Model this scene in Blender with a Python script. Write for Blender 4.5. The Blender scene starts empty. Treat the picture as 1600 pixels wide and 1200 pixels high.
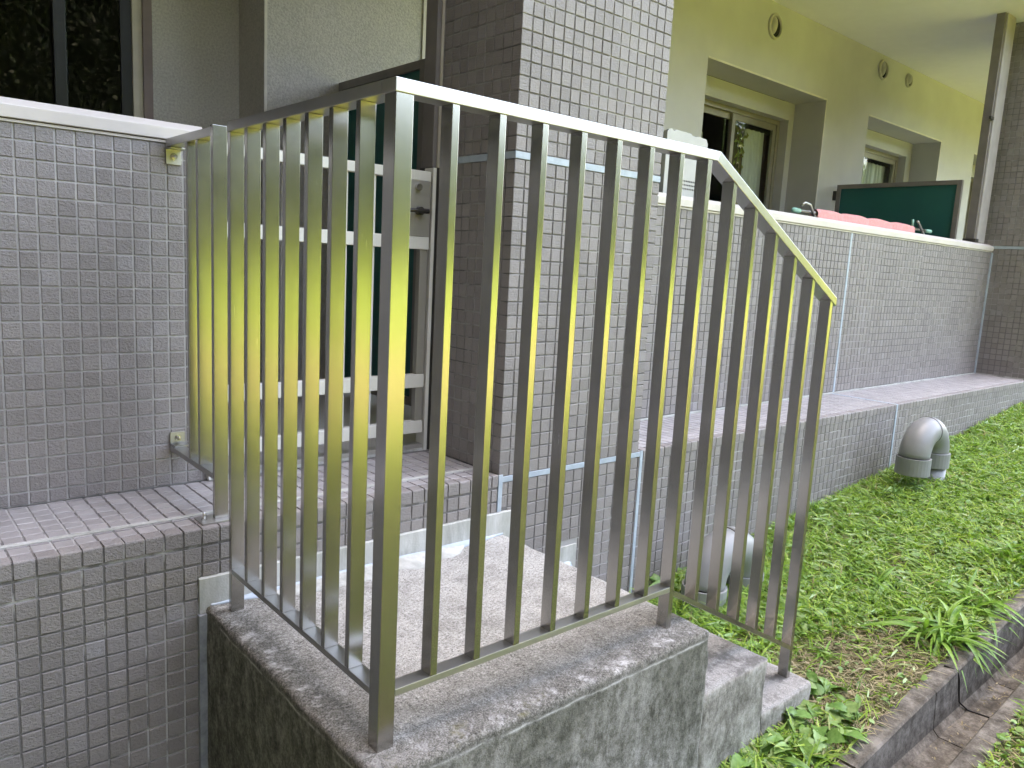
import bpy, bmesh, math, random
import numpy as np
from mathutils import Vector, Matrix, Euler, noise
rnd = random.Random(7)
S = bpy.context.scene
COL = S.collection
R_ = math.radians

# ------------------------------------------------------------------ camera
cam_d = bpy.data.cameras.new("camera"); cam = bpy.data.objects.new("camera", cam_d); COL.objects.link(cam)
CAM = Vector((-0.7784, -1.2458, 1.0081))
cR = Vector((0.75634485, -0.65202961, 0.05291375)); cU = Vector((0.06100941, 0.15084094, 0.98667364)); cF = Vector((0.65132198, 0.74303728, -0.15386771))
M = Matrix(((cR.x, cU.x, -cF.x, CAM.x), (cR.y, cU.y, -cF.y, CAM.y), (cR.z, cU.z, -cF.z, CAM.z), (0, 0, 0, 1)))
cam.matrix_world = M
cam_d.sensor_width = 36.0; cam_d.lens = 1207.2 / 1600 * 36.0
cam_d.clip_start = 0.05; cam_d.clip_end = 1500
S.camera = cam

# ------------------------------------------------------------------ sky and sun (the sun stands behind the building)
SUN_E, SUN_A = 66.0, -18.0
w = bpy.data.worlds.new("World"); S.world = w; w.use_nodes = True
wt = w.node_tree; wt.nodes.clear()
sky = wt.nodes.new("ShaderNodeTexSky"); sky.sky_type = 'NISHITA'; sky.sun_disc = False
sky.sun_elevation = R_(SUN_E); sky.sun_rotation = R_(SUN_A); sky.air_density = 1.0; sky.dust_density = 4.0; sky.ozone_density = 1.0
bg = wt.nodes.new("ShaderNodeBackground"); bg.inputs[1].default_value = 0.15
wo = wt.nodes.new("ShaderNodeOutputWorld")
wt.links.new(sky.outputs[0], bg.inputs[0]); wt.links.new(bg.outputs[0], wo.inputs[0])
sl = bpy.data.lights.new("sun", 'SUN'); sl.energy = 2.0; sl.angle = R_(0.53); sl.color = (1.0, 0.95, 0.86)
so = bpy.data.objects.new("sun", sl); COL.objects.link(so)
sd = Vector((math.sin(R_(SUN_A)) * math.cos(R_(SUN_E)), math.cos(R_(SUN_A)) * math.cos(R_(SUN_E)), math.sin(R_(SUN_E))))
so.rotation_euler = (-sd).to_track_quat('-Z', 'Y').to_euler(); so.location = (0, 0, 30)
S.view_settings.view_transform = 'Standard'; S.view_settings.look = 'None'
S.view_settings.use_white_balance = True; S.view_settings.white_balance_temperature = 8700; S.view_settings.white_balance_tint = 14
S.view_settings.exposure = 4.2; S.view_settings.gamma = 1.0; S.view_settings.use_curve_mapping = False
S.render.engine = 'CYCLES'
S.cycles.max_bounces = 8; S.cycles.diffuse_bounces = 4; S.cycles.glossy_bounces = 4; S.cycles.transparent_max_bounces = 12
S.cycles.use_denoising = True

# ------------------------------------------------------------------ node helper
class NT:
    def __init__(s, name):
        s.m = bpy.data.materials.new(name); s.m.use_nodes = True
        s.t = s.m.node_tree; s.t.nodes.clear()
        s.out = s.t.nodes.new("ShaderNodeOutputMaterial")
        s._pos = None
    def n(s, typ, **kw):
        nd = s.t.nodes.new(typ)
        for k, v in kw.items(): setattr(nd, k, v)
        return nd
    def L(s, a, b): s.t.links.new(a, b)
    def put(s, sock, v):
        if isinstance(v, (int, float)): sock.default_value = v
        elif isinstance(v, (tuple, list)):
            sock.default_value = tuple(v) + (1.0,) if len(v) == 3 and sock.type == 'RGBA' else tuple(v)
        else: s.L(v, sock)
    def pos(s):
        if s._pos is None: s._pos = s.n("ShaderNodeNewGeometry").outputs["Position"]
        return s._pos
    def geo(s, k): return s.n("ShaderNodeNewGeometry").outputs[k]
    def obj(s): return s.n("ShaderNodeTexCoord").outputs["Object"]
    def rand(s):
        a = s.n("ShaderNodeObjectInfo").outputs["Random"]; b = s.geo("Random Per Island")
        return s.math('FRACT', s.math('ADD', a, b))
    def math(s, op, a, b=None, c=None):
        nd = s.n("ShaderNodeMath", operation=op); s.put(nd.inputs[0], a)
        if b is not None: s.put(nd.inputs[1], b)
        if c is not None: s.put(nd.inputs[2], c)
        return nd.outputs[0]
    def vmath(s, op, a, b=None):
        nd = s.n("ShaderNodeVectorMath", operation=op); s.put(nd.inputs[0], a)
        if b is not None: s.put(nd.inputs[1], b)
        return nd.outputs[0]
    def scale(s, v, xyz): return s.vmath('MULTIPLY', v, xyz)
    def noise(s, sc, det=3, rough=0.55, vec=None, dist=0.0, col=False):
        nd = s.n("ShaderNodeTexNoise"); nd.inputs["Scale"].default_value = sc; nd.inputs["Detail"].default_value = det
        nd.inputs["Roughness"].default_value = rough; nd.inputs["Distortion"].default_value = dist
        s.L(vec if vec is not None else s.pos(), nd.inputs["Vector"])
        return nd.outputs["Color" if col else "Fac"]
    def voro(s, sc, vec=None, feat='F1', out="Distance"):
        nd = s.n("ShaderNodeTexVoronoi", feature=feat); nd.inputs["Scale"].default_value = sc
        s.L(vec if vec is not None else s.pos(), nd.inputs["Vector"]); return nd.outputs[out]
    def ramp(s, f, stops, interp='LINEAR'):
        nd = s.n("ShaderNodeValToRGB"); e = nd.color_ramp.elements; nd.color_ramp.interpolation = interp
        while len(e) < len(stops): e.new(0.5)
        for el, (p, c) in zip(e, stops):
            el.position = p
            el.color = (c, c, c, 1) if isinstance(c, (int, float)) else tuple(c) + (1,)
        s.L(f, nd.inputs[0]); return nd.outputs[0]
    def mix(s, f, a, b, mode='MIX'):
        nd = s.n("ShaderNodeMix", data_type='RGBA', blend_type=mode); s.put(nd.inputs[0], f)
        s.put(nd.inputs[6], a); s.put(nd.inputs[7], b); return nd.outputs[2]
    def bump(s, h, dist, strength=1.0, nrm=None):
        nd = s.n("ShaderNodeBump"); nd.inputs["Strength"].default_value = strength; nd.inputs["Distance"].default_value = dist
        s.L(h, nd.inputs["Height"])
        if nrm is not None: s.L(nrm, nd.inputs["Normal"])
        return nd.outputs[0]
    def bsdf(s, color, rough=0.6, metal=0.0, nrm=None, **kw):
        b = s.n("ShaderNodeBsdfPrincipled"); s.put(b.inputs["Base Color"], color); s.put(b.inputs["Roughness"], rough)
        s.put(b.inputs["Metallic"], metal)
        if nrm is not None: s.L(nrm, b.inputs["Normal"])
        for k, v in kw.items(): s.put(b.inputs[k.replace("_", " ")], v)
        return b
    def end(s, sh): s.L(sh if not hasattr(sh, "outputs") else sh.outputs[0], s.out.inputs[0]); return s.m

MAT = {}
def plain(name, col, rough=0.6, metal=0.0, var=0.12, vs=8.0, bsc=0, bd=0.0, **kw):
    t = NT(name); f = t.noise(vs, 4)
    lo = tuple(c * (1 - var) for c in col); hi = tuple(min(1, c * (1 + var)) for c in col)
    c = t.ramp(f, [(0.3, lo), (0.7, hi)])
    nr = t.bump(t.noise(bsc, 4, 0.6), bd) if bsc else None
    MAT[name] = t.end(t.bsdf(c, rough, metal, nr, **kw)); return MAT[name]

def m_tile():
    t = NT("split_faced_tile"); r = t.rand()
    wn = t.n("ShaderNodeTexWhiteNoise", noise_dimensions='1D'); t.L(r, wn.inputs["W"])
    off = t.scale(wn.outputs["Color"], (7, 7, 7)); v = t.vmath('ADD', t.pos(), off)
    base = t.ramp(r, [(0.0, (0.240, 0.214, 0.200)), (0.3, (0.271, 0.244, 0.230)), (0.7, (0.298, 0.268, 0.253)), (0.95, (0.316, 0.283, 0.265)), (1.0, (0.333, 0.310, 0.305))])
    big = t.noise(1.6, 4); base = t.mix(t.ramp(big, [(0.35, 0.0), (0.7, 0.25)]), base, (0.20, 0.185, 0.17))
    fine = t.noise(420, 3, 0.6); base = t.mix(0.16, base, t.ramp(fine, [(0.3, (0.16, 0.15, 0.15)), (0.7, (0.36, 0.335, 0.335))]))
    h1 = t.noise(120, 4, 0.62, vec=t.scale(v, (1, 1, 1.5)), dist=0.25)
    h = t.ramp(h1, [(0.28, 0.0), (0.46, 0.42), (0.54, 0.62), (0.72, 1.0)])
    MAT["tile"] = t.end(t.bsdf(base, 0.52, 0, t.bump(h, 0.0026, 0.75), Specular_IOR_Level=0.45))
m_tile()
def m_flat_tile():
    t = NT("floor_tile"); r = t.rand()
    base = t.ramp(r, [(0.0, (0.335, 0.306, 0.30)), (0.5, (0.39, 0.36, 0.353)), (1.0, (0.435, 0.405, 0.397))])
    big = t.noise(9, 5); base = t.mix(t.ramp(big, [(0.4, 0.0), (0.75, 0.5)]), base, (0.20, 0.19, 0.18))
    h = t.noise(180, 3, 0.6, dist=0.8)
    MAT["flat_tile"] = t.end(t.bsdf(base, 0.42, 0, t.bump(h, 0.0010, 0.7), Specular_IOR_Level=0.5))
m_flat_tile()
def m_grout(name, dark, light, thr):
    t = NT(name); f = t.noise(2.2, 5, 0.65); g = t.noise(14, 4)
    c = t.mix(t.ramp(t.math('ADD', f, t.math('MULTIPLY', g, 0.35)), [(thr, 0.0), (thr + 0.08, 1.0)]), dark, light)
    c = t.mix(0.3, c, t.ramp(t.noise(300, 3), [(0.3, (0.08, 0.08, 0.08)), (0.7, (0.5, 0.48, 0.46))]))
    MAT[name] = t.end(t.bsdf(c, 0.9, 0, t.bump(t.noise(400, 2), 0.0006)))
m_grout("grout_pale", (0.44, 0.42, 0.41), (0.62, 0.60, 0.58), 0.70)
m_grout("grout_dark", (0.15, 0.138, 0.132), (0.60, 0.58, 0.56), 0.68)
m_grout("grout_mixed", (0.13, 0.12, 0.115), (0.40, 0.385, 0.37), 0.66)

def m_sealant():
    t = NT("sealant"); f = t.noise(25, 4)
    c = t.ramp(f, [(0.3, (0.36, 0.43, 0.49)), (0.7, (0.47, 0.54, 0.60))])
    c = t.mix(t.ramp(t.noise(5, 5, 0.7), [(0.55, 0.0), (0.75, 0.6)]), c, (0.30, 0.31, 0.31))
    MAT["sealant"] = t.end(t.bsdf(c, 0.5, 0, t.bump(t.noise(60, 3), 0.001)))
m_sealant()
def m_sealant_dirty():
    t = NT("sealant_grey")
    c = t.ramp(t.noise(18, 5, 0.65), [(0.3, (0.20, 0.215, 0.235)), (0.55, (0.33, 0.35, 0.375)), (0.75, (0.44, 0.46, 0.475))])
    MAT["sealant_grey"] = t.end(t.bsdf(c, 0.6, 0, t.bump(t.noise(50, 3), 0.002)))
m_sealant_dirty()
def m_mortar():
    t = NT("mortar"); v = t.scale(t.pos(), (1, 1, 0.25))
    c = t.ramp(t.noise(14, 6, 0.7, vec=v), [(0.3, (0.30, 0.30, 0.27)), (0.5, (0.45, 0.45, 0.41)), (0.7, (0.58, 0.58, 0.55))])
    c = t.mix(t.ramp(t.noise(30, 4, 0.7, vec=v), [(0.55, 0), (0.75, 0.45)]), c, (0.72, 0.72, 0.70))
    MAT["mortar"] = t.end(t.bsdf(c, 0.85, 0, t.bump(t.noise(160, 4), 0.001)))
m_mortar()

def m_steel(name, groove, base_r=0.20):
    t = NT(name)
    n = t.geo("Normal"); T = t.vmath('NORMALIZE', t.vmath('CROSS_PRODUCT', n, tuple(c + e for c, e in zip(groove, (0.021, 0.034, 0.027)))))
    g = Vector(groove).normalized()
    sc = tuple(6.0 if abs(c) > 0.4 else 900.0 for c in g)
    line = t.noise(1.0, 2, 0.6, vec=t.scale(t.pos(), sc))
    smud = t.noise(9, 5, 0.65)
    rough = t.math('ADD', t.math('MULTIPLY', line, 0.05), t.math('MULTIPLY', smud, 0.06)); rough = t.math('ADD', rough, base_r)
    col = t.ramp(smud, [(0.3, (0.42, 0.408, 0.388)), (0.7, (0.48, 0.467, 0.444))])
    col = t.mix(t.ramp(t.noise(60, 4, 0.7), [(0.60, 0.0), (0.85, 0.07)]), col, (0.35, 0.29, 0.22))
    b = t.bsdf(col, rough, 1.0, t.bump(line, 0.00005, 0.16)); b.inputs["Anisotropic"].default_value = 0.65
    t.L(T, b.inputs["Tangent"]); MAT[name] = t.end(b)
m_steel("steel_upright", (0, 0, 1)); m_steel("steel_along", (1, 0, 0), 0.30); m_steel("steel_across", (0, 1, 0), 0.28)
m_steel("steel_slope", Vector((1, 0, -0.52)).normalized()[:])
plain("steel_bolt", (0.66, 0.65, 0.63), 0.22, 1.0, 0.1, 60)
plain("weld_tint", (0.33, 0.24, 0.17), 0.35, 1.0, 0.2, 90)

def m_concrete(name, side):
    t = NT(name); p = t.pos()
    grain = t.math('ADD', t.math('MULTIPLY', t.noise(260, 2, 0.6), 0.55), t.math('MULTIPLY', t.noise(110, 3, 0.7), 0.45))
    nz = t.n("ShaderNodeSeparateXYZ"); t.L(t.geo("Normal"), nz.inputs[0])
    up = t.ramp(nz.outputs[2], [(0.35, 0.0), (0.75, 1.0)])
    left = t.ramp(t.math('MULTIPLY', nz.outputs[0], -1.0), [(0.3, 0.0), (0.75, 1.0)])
    # top: pale worn aggregate with dark specks, grime along the outer border
    top = t.ramp(grain, [(0.36, (0.08, 0.077, 0.07)), (0.44, (0.34, 0.33, 0.305)), (0.53, (0.47, 0.457, 0.425)), (0.66, (0.74, 0.72, 0.68))])
    stain = t.ramp(t.math('ADD', t.noise(4.2, 6, 0.68), t.math('MULTIPLY', t.noise(17, 5, 0.7), 0.45)), [(0.66, 0.0), (0.90, 0.42)])
    top = t.mix(stain, top, t.mix(t.ramp(t.noise(55, 4, 0.7), [(0.4, 0.0), (0.65, 1.0)]), (0.075, 0.07, 0.06), (0.20, 0.19, 0.155)))
    sx = t.n("ShaderNodeSeparateXYZ"); t.L(p, sx.inputs[0])
    wob = t.math('MULTIPLY', t.math('SUBTRACT', t.noise(9, 6, 0.72), 0.5), 0.30)
    edge = t.math('MINIMUM', t.math('ADD', sx.outputs[0], 0.05), t.math('ADD', sx.outputs[1], 0.08))
    edge0 = edge; edge = t.math('ADD', edge, wob)
    band = t.ramp(edge, [(0.05, 1.0), (0.30, 0.0)])
    dirt = t.ramp(t.noise(42, 5, 0.75), [(0.36, (0.035, 0.033, 0.027)), (0.5, (0.095, 0.089, 0.073)), (0.62, (0.19, 0.18, 0.155)), (0.75, (0.36, 0.345, 0.32))])
    dirt = t.mix(0.45, dirt, t.ramp(grain, [(0.38, (0.03, 0.029, 0.025)), (0.5, (0.16, 0.153, 0.135)), (0.62, (0.44, 0.42, 0.39))]))
    top = t.mix(t.math('MULTIPLY', band, 0.9), top, dirt)
    crust = t.math('MULTIPLY', t.ramp(t.math('ADD', edge0, t.math('MULTIPLY', t.math('SUBTRACT', t.noise(22, 5, 0.7), 0.5), 0.09)), [(0.012, 0.0), (0.030, 0.75), (0.045, 0.55), (0.065, 0.0)]), t.ramp(t.noise(15, 6, 0.75), [(0.50, 0.0), (0.62, 1.0)]))
    top = t.mix(crust, top, (0.66, 0.645, 0.62))
    blot = t.math('ADD', t.math('MULTIPLY', t.noise(7, 6, 0.75), 0.7), t.math('MULTIPLY', t.noise(31, 5, 0.75), 0.45))
    top = t.mix(t.math('MULTIPLY', t.ramp(blot, [(0.55, 0.0), (0.70, 0.75)]), t.math('ADD', t.math('MULTIPLY', band, 0.75), 0.25)), top, t.ramp(grain, [(0.4, (0.035, 0.032, 0.026)), (0.6, (0.17, 0.158, 0.135))]))
    top = t.mix(t.math('MULTIPLY', t.ramp(blot, [(0.44, 0.7), (0.54, 0.0)]), band), top, t.ramp(grain, [(0.38, (0.20, 0.19, 0.175)), (0.6, (0.62, 0.60, 0.57))]))
    moss = t.ramp(t.noise(8, 5, 0.7), [(0.60, 0.0), (0.74, 0.55)])
    top = t.mix(t.math('MULTIPLY', moss, band), top, (0.16, 0.14, 0.045))
    # sides: weathered, with vertical runs of dark grime
    vs = t.scale(p, (1, 1, 0.55))
    mott = t.math('ADD', t.math('ADD', t.math('MULTIPLY', t.noise(24, 7, 0.75, vec=vs), 0.75), t.math('MULTIPLY', t.noise(85, 5, 0.75), 0.45)), t.math('MULTIPLY', t.noise(240, 3, 0.7), 0.15))
    front = t.ramp(mott, [(0.50, (0.075, 0.073, 0.058)), (0.62, (0.155, 0.149, 0.126)), (0.72, (0.27, 0.26, 0.232)), (0.88, (0.44, 0.425, 0.395))])
    damp = t.ramp(t.noise(3.3, 5, 0.65, vec=vs), [(0.42, 0.0), (0.62, 0.75)])
    front = t.mix(damp, front, t.ramp(mott, [(0.52, (0.045, 0.046, 0.034)), (0.8, (0.17, 0.165, 0.135))]))
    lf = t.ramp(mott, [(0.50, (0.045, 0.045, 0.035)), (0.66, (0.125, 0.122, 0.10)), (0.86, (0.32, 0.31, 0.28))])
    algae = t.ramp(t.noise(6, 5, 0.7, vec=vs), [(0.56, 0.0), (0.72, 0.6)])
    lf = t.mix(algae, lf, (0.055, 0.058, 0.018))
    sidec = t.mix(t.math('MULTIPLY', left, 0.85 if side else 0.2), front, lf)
    lz = t.math('ABSOLUTE', t.math('ADD', sx.outputs[2], t.math('ADD', 0.026, t.math('MULTIPLY', t.math('SUBTRACT', t.noise(14, 4), 0.5), 0.016))))
    seam = t.math('MULTIPLY', t.ramp(lz, [(0.0015, 1.0), (0.0045, 0.0)]), t.ramp(t.noise(13, 5, 0.7), [(0.40, 0.05), (0.58, 0.85)]))
    lip = t.ramp(t.math('ADD', t.math('MULTIPLY', sx.outputs[2], 10.0), 0.5), [(0.22, 0.0), (0.30, 0.8)])
    sidec = t.mix(lip, sidec, dirt); sidec = t.mix(seam, sidec, (0.60, 0.585, 0.56))
    col = t.mix(up, sidec, top)
    pits = t.ramp(t.voro(38), [(0.05, 1.0), (0.10, 0.0)])
    col = t.mix(t.math('MULTIPLY', pits, t.math('SUBTRACT', 0.7, t.math('MULTIPLY', up, 0.6))), col, (0.02, 0.02, 0.018))
    nb = t.bump(grain, 0.0016, 0.9, t.bump(t.noise(60, 5, 0.7), 0.003, 0.7))
    MAT[name] = t.end(t.bsdf(col, 0.92, 0, nb, Specular_IOR_Level=0.2))
m_concrete("landing_concrete", True); 

def m_step():
    t = NT("step_concrete"); p = t.pos()
    nz = t.n("ShaderNodeSeparateXYZ"); t.L(t.geo("Normal"), nz.inputs[0])
    up = t.ramp(nz.outputs[2], [(0.35, 0.0), (0.75, 1.0)])
    grain = t.noise(330, 3, 0.7)
    top = t.ramp(grain, [(0.28, (0.12, 0.114, 0.106)), (0.5, (0.31, 0.297, 0.278)), (0.72, (0.48, 0.462, 0.438))])
    st = t.ramp(t.math('ADD', t.noise(7, 6, 0.7), t.math('MULTIPLY', t.noise(40, 5, 0.7), 0.4)), [(0.66, 0.0), (0.80, 0.8)])
    top = t.mix(st, top, (0.10, 0.093, 0.085))
    vs = t.scale(p, (1, 1, 0.6))
    mott = t.math('ADD', t.noise(22, 7, 0.72, vec=vs), t.math('MULTIPLY', t.noise(120, 4, 0.7), 0.3))
    sid = t.ramp(mott, [(0.45, (0.095, 0.087, 0.072)), (0.60, (0.225, 0.210, 0.183)), (0.78, (0.43, 0.408, 0.37))])
    low = t.n("ShaderNodeSeparateXYZ"); t.L(p, low.inputs[0])
    soil = t.ramp(t.math('ADD', low.outputs[2], t.math('MULTIPLY', t.noise(12, 4), 0.12)), [(0.0, 1.0), (1.0, 0.0)])
    col = t.mix(up, sid, top)
    nb = t.bump(grain, 0.0014, 0.9, t.bump(t.noise(60, 5, 0.7), 0.003, 0.7))
    MAT["step_concrete"] = t.end(t.bsdf(col, 0.92, 0, nb, Specular_IOR_Level=0.2))
m_step()
def m_kerb():
    t = NT("gutter_concrete")
    c = t.ramp(t.math('ADD', t.noise(16, 6, 0.7), t.math('MULTIPLY', t.noise(120, 4, 0.7), 0.35)), [(0.5, (0.055, 0.048, 0.039)), (0.66, (0.115, 0.103, 0.086)), (0.85, (0.225, 0.207, 0.18))])
    MAT["gutter"] = t.end(t.bsdf(c, 0.95, 0, t.bump(t.noise(200, 4, 0.7), 0.0018), Specular_IOR_Level=0.2))
m_kerb()

plain("coping_paint", (0.66, 0.605, 0.555), 0.45, 0, 0.06, 5, 40, 0.0004)
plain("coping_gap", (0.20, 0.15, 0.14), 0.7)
plain("stucco", (0.48, 0.465, 0.445), 0.85, 0, 0.05, 3, 130, 0.0016)
def m_lithin():
    t = NT("grainy_stucco"); h = t.noise(95, 3, 0.65)
    c = t.mix(0.35, t.ramp(t.noise(2.5, 5), [(0.3, (0.42, 0.395, 0.36)), (0.7, (0.50, 0.47, 0.43))]), t.ramp(h, [(0.35, (0.25, 0.232, 0.205)), (0.65, (0.62, 0.59, 0.54))]))
    MAT["grainy"] = t.end(t.bsdf(c, 0.9, 0, t.bump(h, 0.006, 0.9)))
m_lithin()
plain("bead_paint", (0.60, 0.56, 0.49), 0.6)
plain("pipe_paint", (0.36, 0.33, 0.32), 0.5)
plain("ceiling_paint", (0.80, 0.79, 0.76), 0.8, 0, 0.02)
plain("reveal_paint", (0.20, 0.155, 0.12), 0.8, 0, 0.05)
plain("bronze_alu", (0.30, 0.27, 0.215), 0.4, 0.3)
plain("black_alu", (0.012, 0.012, 0.012), 0.35)
plain("beige_alu", (0.46, 0.41, 0.33), 0.45)
plain("grey_brown_paint", (0.20, 0.178, 0.168), 0.5)
plain("green_board", (0.003, 0.11, 0.098), 0.42, 0, 0.08, 3)
plain("gate_alu", (0.74, 0.72, 0.66), 0.42, 0.0, 0.05)
plain("lock_alu", (0.36, 0.34, 0.30), 0.45, 0.3, 0.05)
plain("dark_metal", (0.06, 0.055, 0.05), 0.4, 0.5)
plain("unit_paint", (0.50, 0.49, 0.45), 0.5, 0, 0.05, 12)
plain("unit_side", (0.30, 0.29, 0.27), 0.55)
plain("hole_black", (0.01, 0.01, 0.01), 0.8)
plain("vent_cover", (0.47, 0.44, 0.37), 0.5)
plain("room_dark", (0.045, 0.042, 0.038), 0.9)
plain("curtain_white", (0.70, 0.70, 0.67), 0.9, 0, 0.04)
plain("curtain_brown", (0.10, 0.038, 0.032), 0.9, 0, 0.2)
plain("curtain_grey", (0.22, 0.23, 0.20), 0.9)
plain("pink_cloth", (0.68, 0.31, 0.285), 0.95, 0, 0.10, 40, 160, 0.003)
plain("green_cap", (0.22, 0.46, 0.36), 0.5)
plain("pole_metal", (0.30, 0.29, 0.27), 0.3, 1.0)
plain("sky_block_brown", (0.05, 0.038, 0.032), 0.8, 0, 0.15, 2)
plain("black_cord", (0.018, 0.015, 0.013), 0.6)
plain("bark", (0.06, 0.045, 0.032), 0.9)
def m_pvc():
    t = NT("grey_pvc"); c = t.ramp(t.noise(7, 5), [(0.3, (0.215, 0.222, 0.222)), (0.7, (0.275, 0.282, 0.282))])
    c = t.mix(t.ramp(t.noise(26, 5, 0.7), [(0.58, 0), (0.76, 0.35)]), c, (0.24, 0.24, 0.20))
    MAT["pvc"] = t.end(t.bsdf(c, 0.38, 0, t.bump(t.noise(120, 3), 0.0003)))
m_pvc()
def m_glass():
    t = NT("window_glass"); fr = t.n("ShaderNodeFresnel"); fr.inputs[0].default_value = 1.5
    g = t.n("ShaderNodeBsdfGlossy"); g.inputs["Roughness"].default_value = 0.01; g.inputs["Color"].default_value = (0.9, 0.9, 0.9, 1)
    tr = t.n("ShaderNodeBsdfTransparent"); tr.inputs[0].default_value = (0.90, 0.93, 0.91, 1)
    mx = t.n("ShaderNodeMixShader"); t.L(t.math('MULTIPLY', fr.outputs[0], t.math('SUBTRACT', 1.0, t.geo('Backfacing'))), mx.inputs[0]); t.L(tr.outputs[0], mx.inputs[1]); t.L(g.outputs[0], mx.inputs[2])
    MAT["glass"] = t.end(mx)
m_glass()

def leaf_mat(name, stops, trans=0.35, rough=0.5):
    t = NT(name); r = t.rand()
    c = t.ramp(r, stops); c = t.mix(0.25, c, t.ramp(t.noise(70, 3), [(0.3, tuple(x * 0.6 for x in stops[0][1])), (0.7, tuple(min(1, x * 1.25) for x in stops[-1][1]))]))
    b = t.bsdf(c, rough, 0, None, Specular_IOR_Level=0.35)
    tl = t.n("ShaderNodeBsdfTranslucent"); t.L(t.mix(0.6, c, (0.9, 1.0, 0.35), 'MULTIPLY'), tl.inputs[0])
    mx = t.n("ShaderNodeMixShader"); mx.inputs[0].default_value = trans; t.L(b.outputs[0], mx.inputs[1]); t.L(tl.outputs[0], mx.inputs[2])
    MAT[name] = t.end(mx)
leaf_mat("grass_blade", [(0.0, (0.085, 0.23, 0.02)), (0.35, (0.19, 0.42, 0.035)), (0.7, (0.33, 0.57, 0.065)), (0.9, (0.48, 0.66, 0.14)), (0.95, (0.50, 0.50, 0.24)), (1.0, (0.30, 0.22, 0.11))])
leaf_mat("weed_leaf", [(0.0, (0.08, 0.20, 0.035)), (0.5, (0.16, 0.32, 0.075)), (1.0, (0.29, 0.44, 0.16))], 0.28, 0.36)
leaf_mat("pale_leaf", [(0.0, (0.15, 0.30, 0.07)), (0.6, (0.27, 0.43, 0.15)), (1.0, (0.42, 0.54, 0.27))], 0.2, 0.38)
leaf_mat("tuft_leaf", [(0.0, (0.09, 0.22, 0.025)), (0.6, (0.16, 0.34, 0.045)), (1.0, (0.29, 0.47, 0.10))], 0.3, 0.4)
leaf_mat("dry_straw", [(0.0, (0.17, 0.135, 0.07)), (0.5, (0.33, 0.27, 0.15)), (1.0, (0.50, 0.43, 0.27))], 0.15, 0.7)
leaf_mat("tree_leaf", [(0.0, (0.018, 0.045, 0.012)), (0.6, (0.035, 0.075, 0.016)), (1.0, (0.06, 0.11, 0.022))], 0.25, 0.5)
leaf_mat("yellow_leaf", [(0.0, (0.16, 0.18, 0.02)), (1.0, (0.38, 0.34, 0.09))], 0.3, 0.5)

def m_ground():
    t = NT("ground_soil"); p = t.pos()
    sx = t.n("ShaderNodeSeparateXYZ"); t.L(p, sx.inputs[0]); y = sx.outputs[1]
    n1 = t.noise(1.1, 5, 0.6); n2 = t.noise(38, 6, 0.7); n3 = t.noise(0.35, 5, 0.6)
    soil = t.ramp(n2, [(0.3, (0.07, 0.055, 0.036)), (0.55, (0.15, 0.12, 0.078)), (0.75, (0.25, 0.205, 0.14))])
    green = t.ramp(n2, [(0.3, (0.035, 0.062, 0.012)), (0.55, (0.075, 0.125, 0.022)), (0.75, (0.14, 0.19, 0.045))])
    near = t.mix(t.ramp(n1, [(0.42, 0.25), (0.62, 0.75)]), soil, green)
    lawn = t.ramp(n3, [(0.3, (0.066, 0.116, 0.012)), (0.55, (0.087, 0.140, 0.016)), (0.75, (0.108, 0.152, 0.022))])
    lawn = t.mix(0.3, lawn, t.ramp(t.noise(9, 6, 0.7), [(0.3, (0.05, 0.09, 0.008)), (0.7, (0.132, 0.182, 0.022))]))
    yw = t.math('ADD', y, t.math('MULTIPLY', t.noise(0.5, 4), 1.6))
    col = t.mix(t.ramp(t.math('MULTIPLY', yw, -0.1), [(0.16, 0.0), (0.28, 1.0)]), near, lawn)
    MAT["ground"] = t.end(t.bsdf(col, 0.95, 0, t.bump(n2, 0.012, 0.8), Specular_IOR_Level=0.15))
m_ground()
def m_path():
    t = NT("bare_earth"); c = t.ramp(t.noise(5, 6, 0.7), [(0.3, (0.10, 0.078, 0.030)), (0.7, (0.17, 0.135, 0.055))])
    MAT["path"] = t.end(t.bsdf(c, 0.95))
m_path()

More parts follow.
